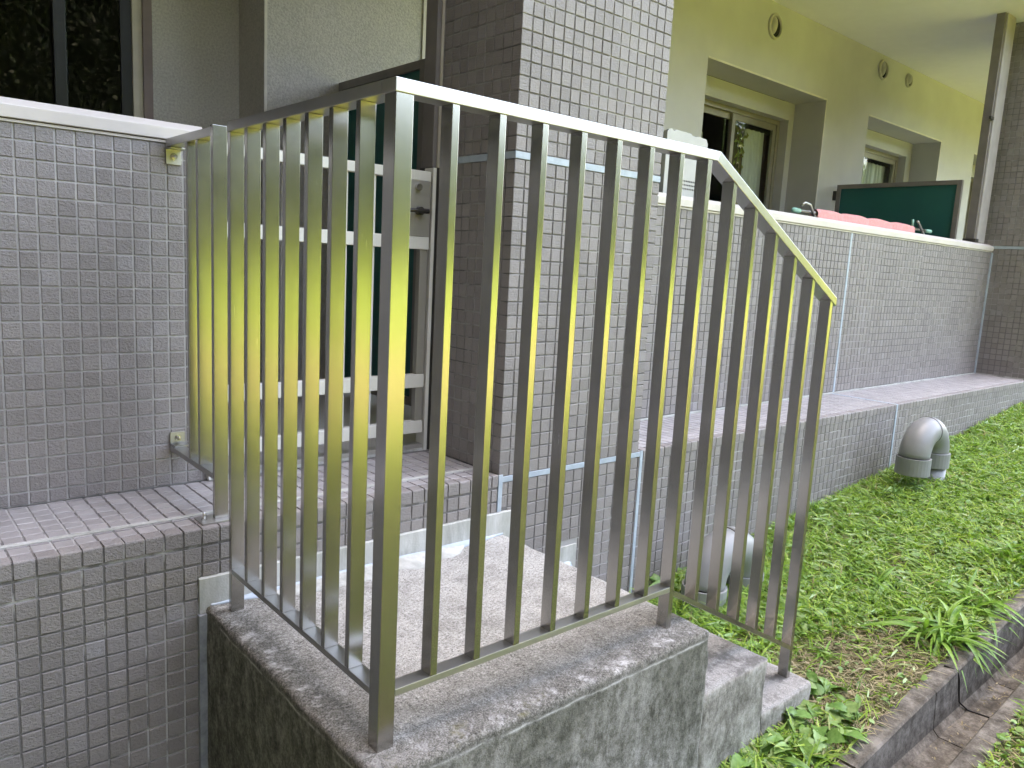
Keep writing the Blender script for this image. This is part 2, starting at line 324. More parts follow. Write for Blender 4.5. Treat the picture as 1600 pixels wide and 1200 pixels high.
# ------------------------------------------------------------------ mesh helpers
class MB:
    """collects boxes, prisms and tubes into one mesh"""
    def __init__(s): s.v = []; s.f = []
    def add(s, vs, fs):
        o = len(s.v); s.v += [tuple(v) for v in vs]; s.f += [tuple(i + o for i in f) for f in fs]; return s
    def box(s, x0, x1, y0, y1, z0, z1):
        return s.add([(x0, y0, z0), (x1, y0, z0), (x1, y1, z0), (x0, y1, z0), (x0, y0, z1), (x1, y0, z1), (x1, y1, z1), (x0, y1, z1)],
                     [(0, 3, 2, 1), (4, 5, 6, 7), (0, 1, 5, 4), (1, 2, 6, 5), (2, 3, 7, 6), (3, 0, 4, 7)])
    def prism(s, prof, axis, a, b):
        """prof: 2D points; extruded along axis from a to b. axis X: (y,z); Y: (x,z); Z: (x,y)"""
        n = len(prof)
        def P(p, t): return {'X': (t, p[0], p[1]), 'Y': (p[0], t, p[1]), 'Z': (p[0], p[1], t)}[axis]
        vs = [P(p, a) for p in prof] + [P(p, b) for p in prof]
        fs = [tuple(range(n))[::-1], tuple(range(n, 2 * n))] + [(i, (i + 1) % n, n + (i + 1) % n, n + i) for i in range(n)]
        return s.add(vs, fs)
    def tube(s, pts, r, seg=10, caps=True):
        pts = [Vector(p) for p in pts]; rs = r if isinstance(r, (list, tuple)) else [r] * len(pts)
        up = Vector((0, 0, 1)); o = len(s.v); prev = None
        for i, p in enumerate(pts):
            d = (pts[min(i + 1, len(pts) - 1)] - pts[max(i - 1, 0)]).normalized()
            if prev is None: prev = d.orthogonal().normalized()
            a = (prev - d * prev.dot(d)).normalized(); prev = a; b = d.cross(a)
            for k in range(seg):
                t = 2 * math.pi * k / seg; s.v.append(tuple(p + (a * math.cos(t) + b * math.sin(t)) * rs[i]))
        for i in range(len(pts) - 1):
            for k in range(seg):
                k2 = (k + 1) % seg; s.f.append((o + i * seg + k, o + i * seg + k2, o + (i + 1) * seg + k2, o + (i + 1) * seg + k))
        if caps:
            s.f.append(tuple(o + k for k in range(seg))[::-1]); e = o + (len(pts) - 1) * seg; s.f.append(tuple(e + k for k in range(seg)))
        return s
    def mesh(s, name, mat, bevel=0.0, smooth=False, fix=True):
        me = bpy.data.meshes.new(name); me.from_pydata(s.v, [], s.f); me.materials.append(MAT[mat] if isinstance(mat, str) else mat)
        if fix or bevel:
            bm = bmesh.new(); bm.from_mesh(me); bmesh.ops.recalc_face_normals(bm, faces=bm.faces)
            if bevel: bmesh.ops.bevel(bm, geom=[e for e in bm.edges if len(e.link_faces) == 2 and e.calc_face_angle(0) > 0.5], offset=bevel, segments=2, affect='EDGES', profile=0.6)
            bm.to_mesh(me); bm.free()
        if smooth: me.polygons.foreach_set("use_smooth", [True] * len(me.polygons))
        return me
    def build(s, name, mat, parent=None, bevel=0.0, smooth=False):
        return link(name, s.mesh(name, mat, bevel, smooth), parent)

def link(name, me, parent=None):
    o = bpy.data.objects.new(name, me); COL.objects.link(o)
    if parent is not None: o.parent = parent; o.matrix_parent_inverse = parent.matrix_world.inverted() if False else Matrix.Translation(-Vector(parent.location))
    return o
def tag(o, label=None, cat=None, group=None, kind=None):
    if label: o["label"] = label
    if cat: o["category"] = cat
    if group: o["group"] = group
    if kind: o["kind"] = kind
    return o
def thing(name, label, cat, loc=(0, 0, 0), group=None):
    o = bpy.data.objects.new(name, None); COL.objects.link(o); o.location = loc; o.empty_display_size = 0.1
    return tag(o, label, cat, group)
def B(x0, x1, y0, y1, z0, z1): return MB().box(x0, x1, y0, y1, z0, z1)

# ------------------------------------------------------------------ tiles
P_ = 0.05
def tile_arrays(hw=0.0225, hh=0.0225, dep=0.006, bv=0.0016):
    """front looks to -Y, front plane at y=0"""
    o = [(-hw, bv, -hh), (hw, bv, -hh), (hw, bv, hh), (-hw, bv, hh)]
    i = [(-hw + bv, 0, -hh + bv), (hw - bv, 0, -hh + bv), (hw - bv, 0, hh - bv), (-hw + bv, 0, hh - bv)]
    b = [(x, dep, z) for x, y, z in o]
    v = i + o + b; f = [(0, 1, 2, 3)] + [(4 + k, 4 + (k + 1) % 4, (k + 1) % 4, k) for k in range(4)] + [(8 + k, 8 + (k + 1) % 4, 4 + (k + 1) % 4, 4 + k) for k in range(4)]
    return v, f
TV, TF = tile_arrays(); TVn = np.array(TV)
def one_tile_mesh(mat):
    me = bpy.data.meshes.new("tile"); me.from_pydata(TV, [], TF); me.materials.append(MAT[mat]); return me
TILE_ME = {m: one_tile_mesh(m) for m in ("tile", "flat_tile")}
ROT = {'-Y': Matrix.Identity(3), '-X': Matrix.Rotation(R_(-90), 3, 'Z'), '+Z': Matrix.Rotation(R_(-90), 3, 'X')}
def in_frame(p):
    d = Vector(p) - CAM; z = d.dot(cF)
    if z < 0.1: return None
    u = 800 + 1207.2 * d.dot(cR) / z; v = 600 - 1207.2 * d.dot(cU) / z
    return z if -30 < u < 1630 and -30 < v < 1230 else None
def lay_tiles(parent, specs, limit=300, name="tile"):
    """specs: (centre, facing, width, height, material). the largest in view become parts, the rest one stuff part per material"""
    scored = []
    for sp in specs:
        c, fc, w_, h_, m = sp; z = in_frame(c)
        nrm = {'-Y': Vector((0, -1, 0)), '-X': Vector((-1, 0, 0)), '+Z': Vector((0, 0, 1))}[fc]
        s = 0 if z is None else (CAM - Vector(c)).normalized().dot(nrm) * w_ * h_ / (z * z)
        scored.append((s, sp))
    scored.sort(key=lambda a: -a[0])
    singles = [sp for s, sp in scored[:limit] if s > 0]
    rest = [sp for s, sp in scored[len(singles):]]
    for c, fc, w_, h_, m in singles:
        o = link(name, TILE_ME[m], parent)
        jit = Euler((rnd.gauss(0, .006), rnd.gauss(0, .004), rnd.gauss(0, .006))).to_matrix()
        mat = (ROT[fc] @ jit).to_4x4() @ Matrix.Diagonal((w_ / 0.045, 1, h_ / 0.045, 1))
        inward = ROT[fc] @ Vector((0, rnd.uniform(-0.0004, 0.0006), 0))
        mat.translation = Vector(c) + inward - Vector(parent.location); o.matrix_parent_inverse = Matrix.Identity(4); o.matrix_basis = mat
    bym = {}
    for sp in rest: bym.setdefault(sp[4], []).append(sp)
    for m, L in bym.items():
        V = []; Fs = []
        for c, fc, w_, h_, _ in L:
            jit = np.array(Euler((rnd.gauss(0, .006), rnd.gauss(0, .004), rnd.gauss(0, .006))).to_matrix())
            vv = (TVn * np.array((w_ / 0.045, 1, h_ / 0.045))) @ jit.T @ np.array(ROT[fc]).T + np.array(c) + np.array(ROT[fc] @ Vector((0, rnd.uniform(-0.0004, 0.0006), 0)))
            o = len(V) * 12; V.append(vv); Fs += [tuple(i + o for i in f) for f in TF]
        me = bpy.data.meshes.new(name); me.from_pydata(np.concatenate(V).tolist(), [], Fs); me.materials.append(MAT[m])
        tag(link(name, me, parent), kind="stuff")
def grid(a0, a1, start, pitch=P_, joint=0.005, mn=0.008):
    """cells of a tile run between a0 and a1 whose joints sit at start + k*pitch -> (centre, size)"""
    out = []; k = math.floor((a0 - start) / pitch)
    while start + k * pitch < a1:
        lo = max(a0, start + k * pitch + joint / 2); hi = min(a1, start + (k + 1) * pitch - joint / 2)
        if hi - lo > mn: out.append(((lo + hi) / 2, hi - lo))
        k += 1
    return out
def front(y, x0, x1, xs, z0, z1, zs, m="tile", skip=None):
    return [((cx, y, cz), '-Y', sx, sz, m) for cx, sx in grid(x0, x1, xs) for cz, sz in grid(z0, z1, zs) if not (skip and skip(cx, cz))]
def side(x, y0, y1, ys, z0, z1, zs, m="tile"):
    return [((x, cy, cz), '-X', sy, sz, m) for cy, sy in grid(y0, y1, ys) for cz, sz in grid(z0, z1, zs)]
def topf(z, x0, x1, xs, y0, y1, ys, m="flat_tile"):
    return [((cx, cy, z), '+Z', sx, sy, m) for cx, sx in grid(x0, x1, xs) for cy, sy in grid(y0, y1, ys)]

Y1, Y2, Y3, Y4, ZL = 1.316, 0.863, 2.68, 3.0, 0.231
def gz(x): return -.48 + .092 * (max(-9, min(11, x)) - 1.62)

# ================================================================== ground, drain channel
def build_ground():
    xs = sorted(set([-300, -120, -60, -30, -18, -12, -9] + [round(-8 + .5 * i, 3) for i in range(39)] + [14, 20, 30, 60, 120, 300]))
    fine = [round(1 + .1 * i, 3) for i in range(60)]; xs = sorted(set(xs + fine))
    up = [-0.275, -0.2, -0.1, 0.0, 0.2, 0.4, 0.6, 0.75, 0.9, 30, 300]; dn = [-0.592, -0.7, -0.85, -1.1, -1.5, -2.2, -3.5, -5, -7, -9, -12, -16, -22, -30, -45, -80, -160, -400]
    vs = []; fs = []
    for ys in (up, dn):
        o = len(vs)
        for y in ys:
            for x in xs:
                nz = noise.fractal(Vector((x * 2.2, y * 2.2, 0)), 1, 2, 3) * (0.018 if 0.9 < x < 9 and -2 < y < 0.8 and y not in (-0.275, -0.592) else 0)
                vs.append((x, y, gz(x) + nz - 0.004))
        n = len(xs)
        for j in range(len(ys) - 1):
            for i in range(n - 1):
                q = (o + j * n + i, o + j * n + i + 1, o + (j + 1) * n + i + 1, o + (j + 1) * n + i); fs.append(q if ys is up else q[::-1])
    me = bpy.data.meshes.new("ground"); me.from_pydata(vs, [], fs); me.materials.append(MAT["ground"])
    me.polygons.foreach_set("use_smooth", [True] * len(me.polygons))
    tag(link("ground", me), "grassy soil sloping up along the tiled building", kind="structure")
build_ground()
pm = MB()
for i in range(40):
    x0, x1 = -30 + i * 2.0, -28 + i * 2.0
    pm.add([(x0, -6.9, gz(x0) + .006), (x1, -6.9, gz(x1) + .006), (x1, -4.6, gz(x1) + .006), (x0, -4.6, gz(x0) + .006)], [(0, 1, 2, 3)])
tag(pm.build("path", "path"), "bare earth path across the lawn", kind="structure")

ch = bpy.data.objects.new("drain_channel", None); COL.objects.link(ch); tag(ch, "concrete drain channel sunk along the lawn edge", kind="structure")
ch.location = (0, 0, 0)
L0 = 0.6
for i in range(24):
    a, b = -3.28 + i * L0, -3.28 + (i + 1) * L0 - 0.005
    dy = rnd.uniform(-.003, .003); dz = rnd.uniform(-.003, .004)
    def prof(x):
        g = gz(x) + dz + .006; fl = min(g - .10, -.60 + .012 * (x - 1.6))
        return [(-.592 + dy, -1.3), (-.275 + dy, -1.3), (-.275 + dy, g - .006), (-.281 + dy, g), (-.338 + dy, g), (-.345 + dy, g - .007), (-.352 + dy, fl + .02), (-.372 + dy, fl), (-.495 + dy, fl), (-.515 + dy, fl + .02), (-.522 + dy, g - .007), (-.529 + dy, g), (-.586 + dy, g), (-.592 + dy, g - .006)]
    A, Bp = prof(a), prof(b); n = len(A)
    MB().add([(a, y, z) for y, z in A] + [(b, y, z) for y, z in Bp], [tuple(range(n))[::-1], tuple(range(n, 2 * n))] + [(k, (k + 1) % n, n + (k + 1) % n, n + k) for k in range(n)]).build("gutter_block", "gutter", ch)

# ================================================================== building: plinths, parapets, pillars
# --- plinth below the near parapet
pl = thing("tiled_plinth", "tiled ledge and base wall running behind the concrete landing, under the gate", "plinth", (0, Y2, -.6))
B(-2.99, 1.028, Y2 + .004, Y1 + .004, -1.3, ZL - .004).build("grout_bed", "grout_dark", pl)
zj = .0265
sp = front(Y2, -1.6, -.066, -.5029, -.92, .129, zj) + front(Y2, -.066, 1.026, -.5029, .088, .129, zj) + front(Y2, -1.6, 1.026, -.5029, .1315, .1825, .1290 - .0)
sp += topf(ZL, -1.6, 1.026, -.5029, .9135, .974, .9115) + topf(ZL, -1.6, 1.026, -.5029, 1.0, Y1 - .002, 1.0)
lay_tiles(pl, sp, 300)
nose = bpy.data.meshes.new("edge_tile")
def nose_mesh():
    m = MB(); r = .006
    pr = [(0, -.0225)] + [(0, .0225 - r)] + [(r * (1 - math.cos(a)), .0225 - r + r * math.sin(a)) for a in (R_(30), R_(60), R_(90))] + [(.046, .0225), (.046, .0165), (.006, .0165), (.006, -.0225)]
    m.prism(pr, 'X', -.0225, .0225); return m.mesh("edge_tile", "tile", 0.0008)
NOSE = nose_mesh()
def noses(parent, y, z, x0, x1, xs, n=0):
    for cx, sx in grid(x0, x1, xs):
        if n >= 300: break
        o = link("edge_tile", NOSE, parent); o.matrix_parent_inverse = Matrix.Identity(4)
        o.location = Vector((cx, y + rnd.uniform(-.0008, .0005), z - .0225 + rnd.uniform(-.0006, .0006))) - Vector(parent.location); o.scale.x = sx / .045
        n += 1
noses(pl, Y2 - .002, ZL + .001, -1.6, 1.026, -.5029)
def strip(parent, pts, y, h=.003, name="sealant", mat="sealant"): return MB().box(*pts).build(name, mat, parent, 0.001)
B(-3, 1.026, .977, .998, ZL - .006, ZL + .0008).build("sealant_joint", "mortar", pl, 0.0005)
MB().prism([(Y2 - .005, -.02), (Y2 - .005, .083), (Y2 + .003, .088), (Y2 + .003, -.02)], 'X', -.062, 1.098).build("mortar_skirting", "mortar", pl)
B(-.066, -.043, Y2 - .014, Y2 + .003, -1.2, -.0205).build("sealant_joint", "sealant_grey", pl, 0.002)
B(1.369, 1.468, Y2 - .005, Y2 + .003, -.235, -.122).build("mortar_skirting", "mortar", pl)
def fillet(x0, x1, y, z, h, d, parent, mat="sealant"):
    m = MB(); n = max(2, int((x1 - x0) / .02)); rows = []
    for i in range(n + 1):
        x = x0 + (x1 - x0) * i / n; k = min(1, .15 + 6 * i / n, .15 + 6 * (n - i) / n) * (1 + .45 * noise.noise(Vector((x * 9, z * 5, 1.3))))
        rows.append([(x, y, z + h * k), (x, y - d * .35 * k, z + h * .5), (x, y - d * k, z - .002), (x, y + .01, z - .002)])
    vs = [p for r in rows for p in r]; fs = []
    for i in range(n):
        for k in range(3): fs.append((i * 4 + k, i * 4 + k + 1, (i + 1) * 4 + k + 1, (i + 1) * 4 + k))
    return m.add(vs, fs).build("sealant_fillet", mat, parent, smooth=True)
fillet(-.03, 1.06, Y2 - .004, .001, .008, .032, pl)
fillet(.1, .86, Y2 - .02, -.001, .010, .10, pl, "mortar")
fillet(1.38, 1.44, Y2 - .004, -.2, .010, .032, pl)

# --- near parapet
pa = thing("tiled_parapet", "tiled parapet with a pale coping, directly above the ledge where the short rail is bolted", "parapet", (-.7, Y1, ZL))
B(-3, .12, Y1 + .0035, Y1 + .14, ZL, 1.317).build("grout_bed", "grout_pale", pa)
lay_tiles(pa, front(Y1, -1.6, .118, -.3927, ZL + .004, 1.315, 1.2717), 300)
MB().prism([(Y1 - .004, 1.317), (Y1 - .004, 1.324), (Y1 + .15, 1.324), (Y1 + .15, 1.317)], 'X', -3, .125).build("coping_lip", "coping_paint", pa)
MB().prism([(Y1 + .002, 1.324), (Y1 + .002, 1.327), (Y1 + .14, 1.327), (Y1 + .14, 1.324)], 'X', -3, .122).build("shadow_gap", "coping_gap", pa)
MB().prism([(Y1 - .012, 1.327), (Y1 - .014, 1.361), (Y1 + .030, 1.384), (Y1 + .15, 1.388), (Y1 + .16, 1.327)], 'X', -3, .125).build("coping", "coping_paint", pa, 0.0025)

# --- pillar beside the gate
pi = thing("tiled_pillar", "grey tiled pillar rising beside the green gate, shaded on its gate side", "pillar", (1.43, 1.1, -.6))
PX0, PX1 = 1.03, 1.825
m = B(PX0 + .0035, PX1 - .0035, Y2 + .0035, 1.395, -1.3, 3.33); m.build("grout_bed", "grout_mixed", pi)
def step_hidden(cx, cz): return (cx < 1.10 and cz < .088) or (1.368 < cx < 1.47 and -.24 < cz < -.12)
sp = front(Y2, PX0, PX1, PX0 - .0025, 1.398, 3.3, 1.398) + front(Y2, PX0, PX1, PX0 - .0025, .224, 1.370, .2215) + front(Y2, PX0 + .018, PX1 + .02, PX0 - .0025, -.7, .199, .1995, skip=step_hidden)
sp += side(PX0, Y2 + .002, 1.395, Y2 - .0025, 1.398, 3.3, 1.398) + side(PX0, Y2 + .002, 1.395, Y2 - .0025, ZL + .003, 1.370, .2215)
lay_tiles(pi, sp, 300)
MB().box(PX0 - .001, PX1, Y2 - .002, Y2 + .0033, 1.372, 1.396).box(PX0 - .001, PX0 + .0033, Y2 + .0034, 1.395, 1.372, 1.396).build("sealant_joint", "sealant", pi, 0.001)
B(PX0 + .018, PX1 + .018, Y2 - .002, Y2 + .0033, .201, .222).build("sealant_joint", "sealant", pi, 0.001)
B(1.0285, 1.0475, Y2 - .003, Y2 + .0033, .09, .231).build("sealant_joint", "sealant", pi, 0.001)

# --- plinth and parapet beyond the pillar
XE = 7.19; RX = 1.845
p2 = thing("tiled_plinth", "long tiled ledge behind the grey vent pipes and the lawn", "plinth", (4.5, Y2, -.4))
B(RX - .018, 9.5, Y2 + .004, Y1 + .004, -1.3, ZL - .010).build("grout_bed", "grout_dark", p2)
Z2 = ZL - .006
sp = front(Y2, RX + .014, 9.0, RX + .014, -.62, Z2 - .048, Z2 - .0455 - 20 * P_) + topf(Z2, RX, XE, RX + .014, Y2 + .052, Y1 - .002, Y2 + .05)
lay_tiles(p2, sp, 300)
noses(p2, Y2 - .002, Z2 + .001, RX + .014, 9.0, RX + .014)
B(RX - .008, RX + .011, Y2 - .003, Y2 + .0033, -1.0, Z2 + .001).build("sealant_joint", "sealant", p2, 0.001)
B(4.44, 4.462, Y2 - .004, Y2 + .0033, -1.0, Z2).build("sealant_joint", "sealant", p2, 0.001)
B(4.44, 4.462, Y2, Y1 - .001, Z2 - .004, Z2 + .0022).build("sealant_joint", "sealant", p2, 0.0005)

p3 = thing("tiled_parapet", "long tiled balcony parapet with a cream coping, below the pink quilt", "parapet", (4.5, Y1, ZL))
B(PX1, XE, Y1 + .0035, Y1 + .14, ZL - .01, 1.338).build("grout_bed", "grout_mixed", p3)
lay_tiles(p3, front(Y1, PX1 + .01, XE - .015, 4.478 - 60 * P_, ZL + .002, 1.335, 1.335 - 25 * P_ + .002, skip=lambda cx, cz: abs(cx - 4.478) < .02), 300)
B(4.466, 4.490, Y1 - .002, Y1 + .003, ZL - .004, 1.336).build("sealant_joint", "sealant", p3, 0.001)
B(XE - .016, XE + .002, Y1 - .012, Y1 + .003, ZL - .004, 1.336).build("sealant_joint", "sealant", p3, 0.001)
B(PX1, XE, Y1 - .008, Y1 + .003, ZL - .006, ZL + .003).build("sealant_joint", "mortar", p3, 0.001)
MB().prism([(Y1 - .004, 1.338), (Y1 - .004, 1.346), (Y1 + .15, 1.346), (Y1 + .15, 1.338)], 'X', PX1, XE - .002).build("coping_lip", "coping_paint", p3)
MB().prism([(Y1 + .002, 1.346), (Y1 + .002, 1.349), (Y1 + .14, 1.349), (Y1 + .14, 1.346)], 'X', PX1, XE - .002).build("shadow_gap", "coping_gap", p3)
MB().prism([(Y1 - .012, 1.349), (Y1 - .014, 1.386), (Y1 + .030, 1.408), (Y1 + .15, 1.410), (Y1 + .16, 1.349)], 'X', PX1, XE - .002).build("coping", "coping_paint", p3, 0.0025)

pf = thing("tiled_pillar", "dark tiled pillar closing the far end of the lawn ledge", "pillar", (7.6, 1.1, -.1))
B(XE + .0035, XE + .8, Y2 + .0035, 1.395, -.8, 3.33).build("grout_bed", "grout_mixed", pf)
lay_tiles(pf, side(XE, Y2 + .002, 1.395, Y2 - .0025, 1.398, 3.3, 1.398) + side(XE, Y2 + .002, 1.395, Y2 - .0025, ZL + .003, 1.370, .2215) + front(Y2, XE, XE + .8, XE, -.2, 3.3, .2215), 300)
B(XE - .001, XE + .0033, Y2 + .003, 1.395, 1.372, 1.396).build("sealant_joint", "sealant", pf, 0.001)
B(XE - .001, XE + .02, Y2 + .003, Y1 - .013, ZL - .007, ZL + .004).build("sealant_joint", "mortar", pf, 0.001)

# --- the building behind
bd = thing("apartment_building", "beige apartment wall with recessed balcony windows under a white ceiling", "building", (4, 3, 0))
OPEN = [(-2.6, .9), (1.875, 3.0), (4.545, 6.45), (7.34, 9.22), (10.3, 11.6)]
HOLE = [(-2.1, .42, 2.45), (1.95, 2.9, 2.45), (4.60, 6.36, 2.535), (7.40, 9.08, 2.535), (10.36, 11.5, 2.535)]
edges = [-9] + [e for o in OPEN for e in o] + [16]
for k in range(0, len(edges), 2):
    B(edges[k], edges[k + 1], Y3, Y3 + .44, .1, 3.33).build("wall", "grainy" if edges[k + 1] < 2 else "stucco", bd)
for (a, b), (h0, h1, ht) in zip(OPEN, HOLE):
    mt = "grainy" if b < 2 else "stucco"
    B(a, b, Y3, Y3 + .319, 2.70, 3.329).build("lintel", mt, bd)
    MB().box(a, b, Y3 - .003, Y3 - .0002, 2.701, 2.716).box(b + .001, b + .015, Y3 - .003, Y3 - .0002, .24, 2.716).build("corner_bead", "bead_paint", bd)
    MB().box(a, h0, Y4, Y4 + .12, .1, 2.699).box(h1, b, Y4, Y4 + .12, .1, 2.699).box(h0, h1, Y4, Y4 + .119, ht, 2.698).build("recess_wall", mt, bd)
    B(a - .3, b + .3, Y4 + .121, Y4 + .14, .1, ht + .5).box(a - .3, b + .3, 4.2, 4.25, .1, 3.2) if False else None
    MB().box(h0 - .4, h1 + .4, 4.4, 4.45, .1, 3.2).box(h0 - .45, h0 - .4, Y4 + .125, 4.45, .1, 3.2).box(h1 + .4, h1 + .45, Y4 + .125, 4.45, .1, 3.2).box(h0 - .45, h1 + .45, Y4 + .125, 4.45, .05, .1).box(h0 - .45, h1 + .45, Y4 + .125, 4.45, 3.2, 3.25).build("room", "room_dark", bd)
B(-9, 16, .9, Y3 + .32, 3.33, 3.36).build("ceiling", "ceiling_paint", bd)
B(-9, 16, 1.33, Y3 + .3, .10, .235).build("balcony_floor", "stucco", bd)
B(-3.3, -3.0, 1.46, Y3 - .001, .236, 3.329).build("sky_block_wall", "sky_block_brown", bd)  # unseen walls added to shut out sky light along the balcony
B(-3.9, -3.0, .87, 1.459, -1.2, 3.329).build("sky_block_wall", "sky_block_brown", bd)
up = MB()
for k in range(3):
    z = 3.36 + k * 2.9
    up.box(-9, 16, .9, 9, z, z + 1.2)
    if k < 2: up.box(-9, 16, 1.3, 9, z + 1.2, z + 2.9)
up.build("upper_storey", "stucco", bd)  # unseen floors above, height set so their shadow covers the landing

def window(x0, x1, z1, y, split, frame, stile, z0=.35, sill=True):
    wf = MB()
    t_ = .045
    wf.box(x0, x0 + t_, y, y + .07, z0, z1).box(x1 - t_, x1, y, y + .07, z0, z1).box(x0 + t_, x1 - t_, y, y + .07, z1 - t_, z1).box(x0 + t_, x1 - t_, y, y + .07, z0, z0 + t_)
    f = wf.build("window", frame, bd, 0.002)
    for i, (a, b, yy) in enumerate(((x0 + t_, split + .03, y + .040), (split - .03, x1 - t_, y + .012))):
        s = MB(); k = .05
        s.box(a, a + k, yy, yy + .024, z0 + t_, z1 - t_).box(b - k, b, yy, yy + .024, z0 + t_, z1 - t_).box(a + k, b - k, yy, yy + .024, z1 - t_ - .055, z1 - t_).box(a + k, b - k, yy, yy + .024, z0 + t_, z0 + t_ + .06)
        link("sash", s.mesh("sash", stile, .002), f); link("pane", B(a + k, b - k, yy + .009, yy + .014, z0 + t_ + .06, z1 - t_ - .055).mesh("pane", "glass"), f)
    for c in f.children: c.matrix_parent_inverse = Matrix.Translation(-Vector((0, 0, 0)))
    return f
# children of a window: the window object itself sits at the building's frame, so keep identity offsets
def fixkids(f):
    for c in f.children: c.matrix_parent_inverse = Matrix.Identity(4); c.location = (0, 0, 0)
for f in (window(-2.1, .42, 2.45, Y4 + .005, .07, "beige_alu", "black_alu"), window(1.95, 2.9, 2.45, Y4 + .03, 2.4, "beige_alu", "black_alu"),
          window(4.60, 6.36, 2.535, Y4 + .09, 5.60, "bronze_alu", "bronze_alu"), window(7.40, 9.08, 2.535, Y4 + .09, 8.02, "bronze_alu", "bronze_alu"),
          window(10.36, 11.5, 2.535, Y4 + .06, 10.9, "bronze_alu", "bronze_alu")): fixkids(f)
B(.42, .462, Y4 - .012, Y4 - .001, .3, 2.5).build("shutter_rail", "coping_gap", bd)
B(1.834, 1.873, Y3 - .012, Y3 - .001, .3, 2.7).build("corner_trim", "beige_alu", bd)

def vent(x, z, r):
    m = MB(); n = 28
    ring = []
    for rr, yy in ((r, 0), (r, -.018), (r * .86, -.024), (r * .80, -.012), (r * .80, 0)):
        ring.append([(x + rr * math.cos(2 * math.pi * k / n), Y3 + yy, z + rr * math.sin(2 * math.pi * k / n)) for k in range(n)])
    vs = [p for r_ in ring for p in r_]; fs = []
    for i in range(4):
        for k in range(n): fs.append((i * n + k, i * n + (k + 1) % n, (i + 1) * n + (k + 1) % n, (i + 1) * n + k))
    m.add(vs, fs); v = m.build("vent", "vent_cover", bd, smooth=True)
    d = MB(); d.add([(x + r * .81 * math.cos(2 * math.pi * k / n), Y3 - .003, z + r * .81 * math.sin(2 * math.pi * k / n)) for k in range(n)], [tuple(range(n))]); d2 = link("vent_hole", d.mesh("vent_hole", "hole_black"), v)
    h = MB(); hv = []; hf = []
    for j in range(7):
        for k in range(n // 2 + 1):
            a = -math.pi / 2 + math.pi * k / (n // 2); b = math.pi / 2 * j / 6
            hv.append((x - .34 * r + r * .45 * math.cos(a + math.pi) * math.cos(b), Y3 - .004 - .05 * math.sin(b), z + r * .74 * math.sin(a) * math.cos(b)))
    w2 = n // 2 + 1
    for j in range(6):
        for k in range(w2 - 1): hf.append((j * w2 + k, j * w2 + k + 1, (j + 1) * w2 + k + 1, (j + 1) * w2 + k))
    h2 = link("hood", h.add(hv, hf).mesh("hood", "vent_cover", smooth=True), v)
    for c in (d2, h2): c.matrix_parent_inverse = Matrix.Identity(4)
vent(5.44, 3.135, .105); vent(7.52, 3.185, .10); vent(8.14, 3.195, .072)

# --- curtains behind the glass
def curtain(name, x0, x1, y, z0, z1, mat, waves, amp, label, cat="curtain"):
    n = int((x1 - x0) / .008) + 2; vs = []; fs = []
    for j in range(9):
        for i in range(n):
            x = x0 + (x1 - x0) * i / (n - 1); k = j / 8
            vs.append((x + .01 * math.sin(k * 3 + x * 7), y + amp * (.6 + .4 * k) * math.sin(waves * 2 * math.pi * i / (n - 1) + .8 * math.sin(x * 19)) + .4 * amp * math.sin(waves * 4.7 * i / (n - 1) * math.pi), z1 + (z0 - z1) * k))
    for j in range(8):
        for i in range(n - 1): fs.append((j * n + i, j * n + i + 1, (j + 1) * n + i + 1, (j + 1) * n + i))
    tag(MB().add(vs, fs).build(name, mat, None, smooth=True), label, cat)
curtain("curtain", 5.97, 6.29, 3.215, .4, 2.42, "curtain_white", 4, .016, "white sheer curtain gathered in the nearer recessed balcony window")
curtain("curtain", 5.76, 5.99, 3.235, .4, 2.42, "curtain_brown", 3, .018, "dark red brown curtain beside the white one, behind the yellow leaved plant")
curtain("curtain", 4.70, 5.35, 3.26, .4, 2.30, "curtain_grey", 5, .018, "dim grey green curtain behind the left sash, next to the white box unit")
curtain("curtain", 8.46, 9.02, 3.22, .4, 2.42, "curtain_white", 6, .018, "pale curtain in the smaller looking far window above the green screen")
curtain("curtain", 9.0, 9.36, 3.24, .4, 2.42, "curtain_grey", 5, .018, "dark grey curtain next to the pale one in the far window")
curtain("curtain", 6.275, 6.52, 3.24, .4, 2.42, "curtain_brown", 3, .018, "dark red brown curtain strip at the window jamb, past the white curtain")
tp = thing("trailing_plant", "trailing plant with yellow green leaves behind the balcony window", "plant", (5.84, 3.18, 2.2))
for i in range(46):
    z = 2.42 - abs(rnd.gauss(0, .55)) if i > 16 else 2.40 - rnd.random() * .22
    if z < 1.2: z = rnd.uniform(1.4, 2.3)
    x = 5.84 + rnd.gauss(0, .035 if i > 16 else .07); s_ = rnd.uniform(.018, .035); y = 3.185 + rnd.uniform(-.015, .015)
    a = rnd.uniform(0, 6.28); c_, sn = math.cos(a) * s_, math.sin(a) * s_
    MB().add([(x - c_, y, z - sn), (x + sn * .5, y - .01, z - c_ * .5), (x + c_, y + .004, z + sn), (x - sn * .5, y - .01, z + c_ * .5)], [(0, 1, 2, 3)]).build("leaf", "yellow_leaf", tp)
MB().tube([(5.84, 3.185, 2.44), (5.85, 3.185, 2.0), (5.83, 3.185, 1.3)], .004, 6).build("stem", "bark", tp)

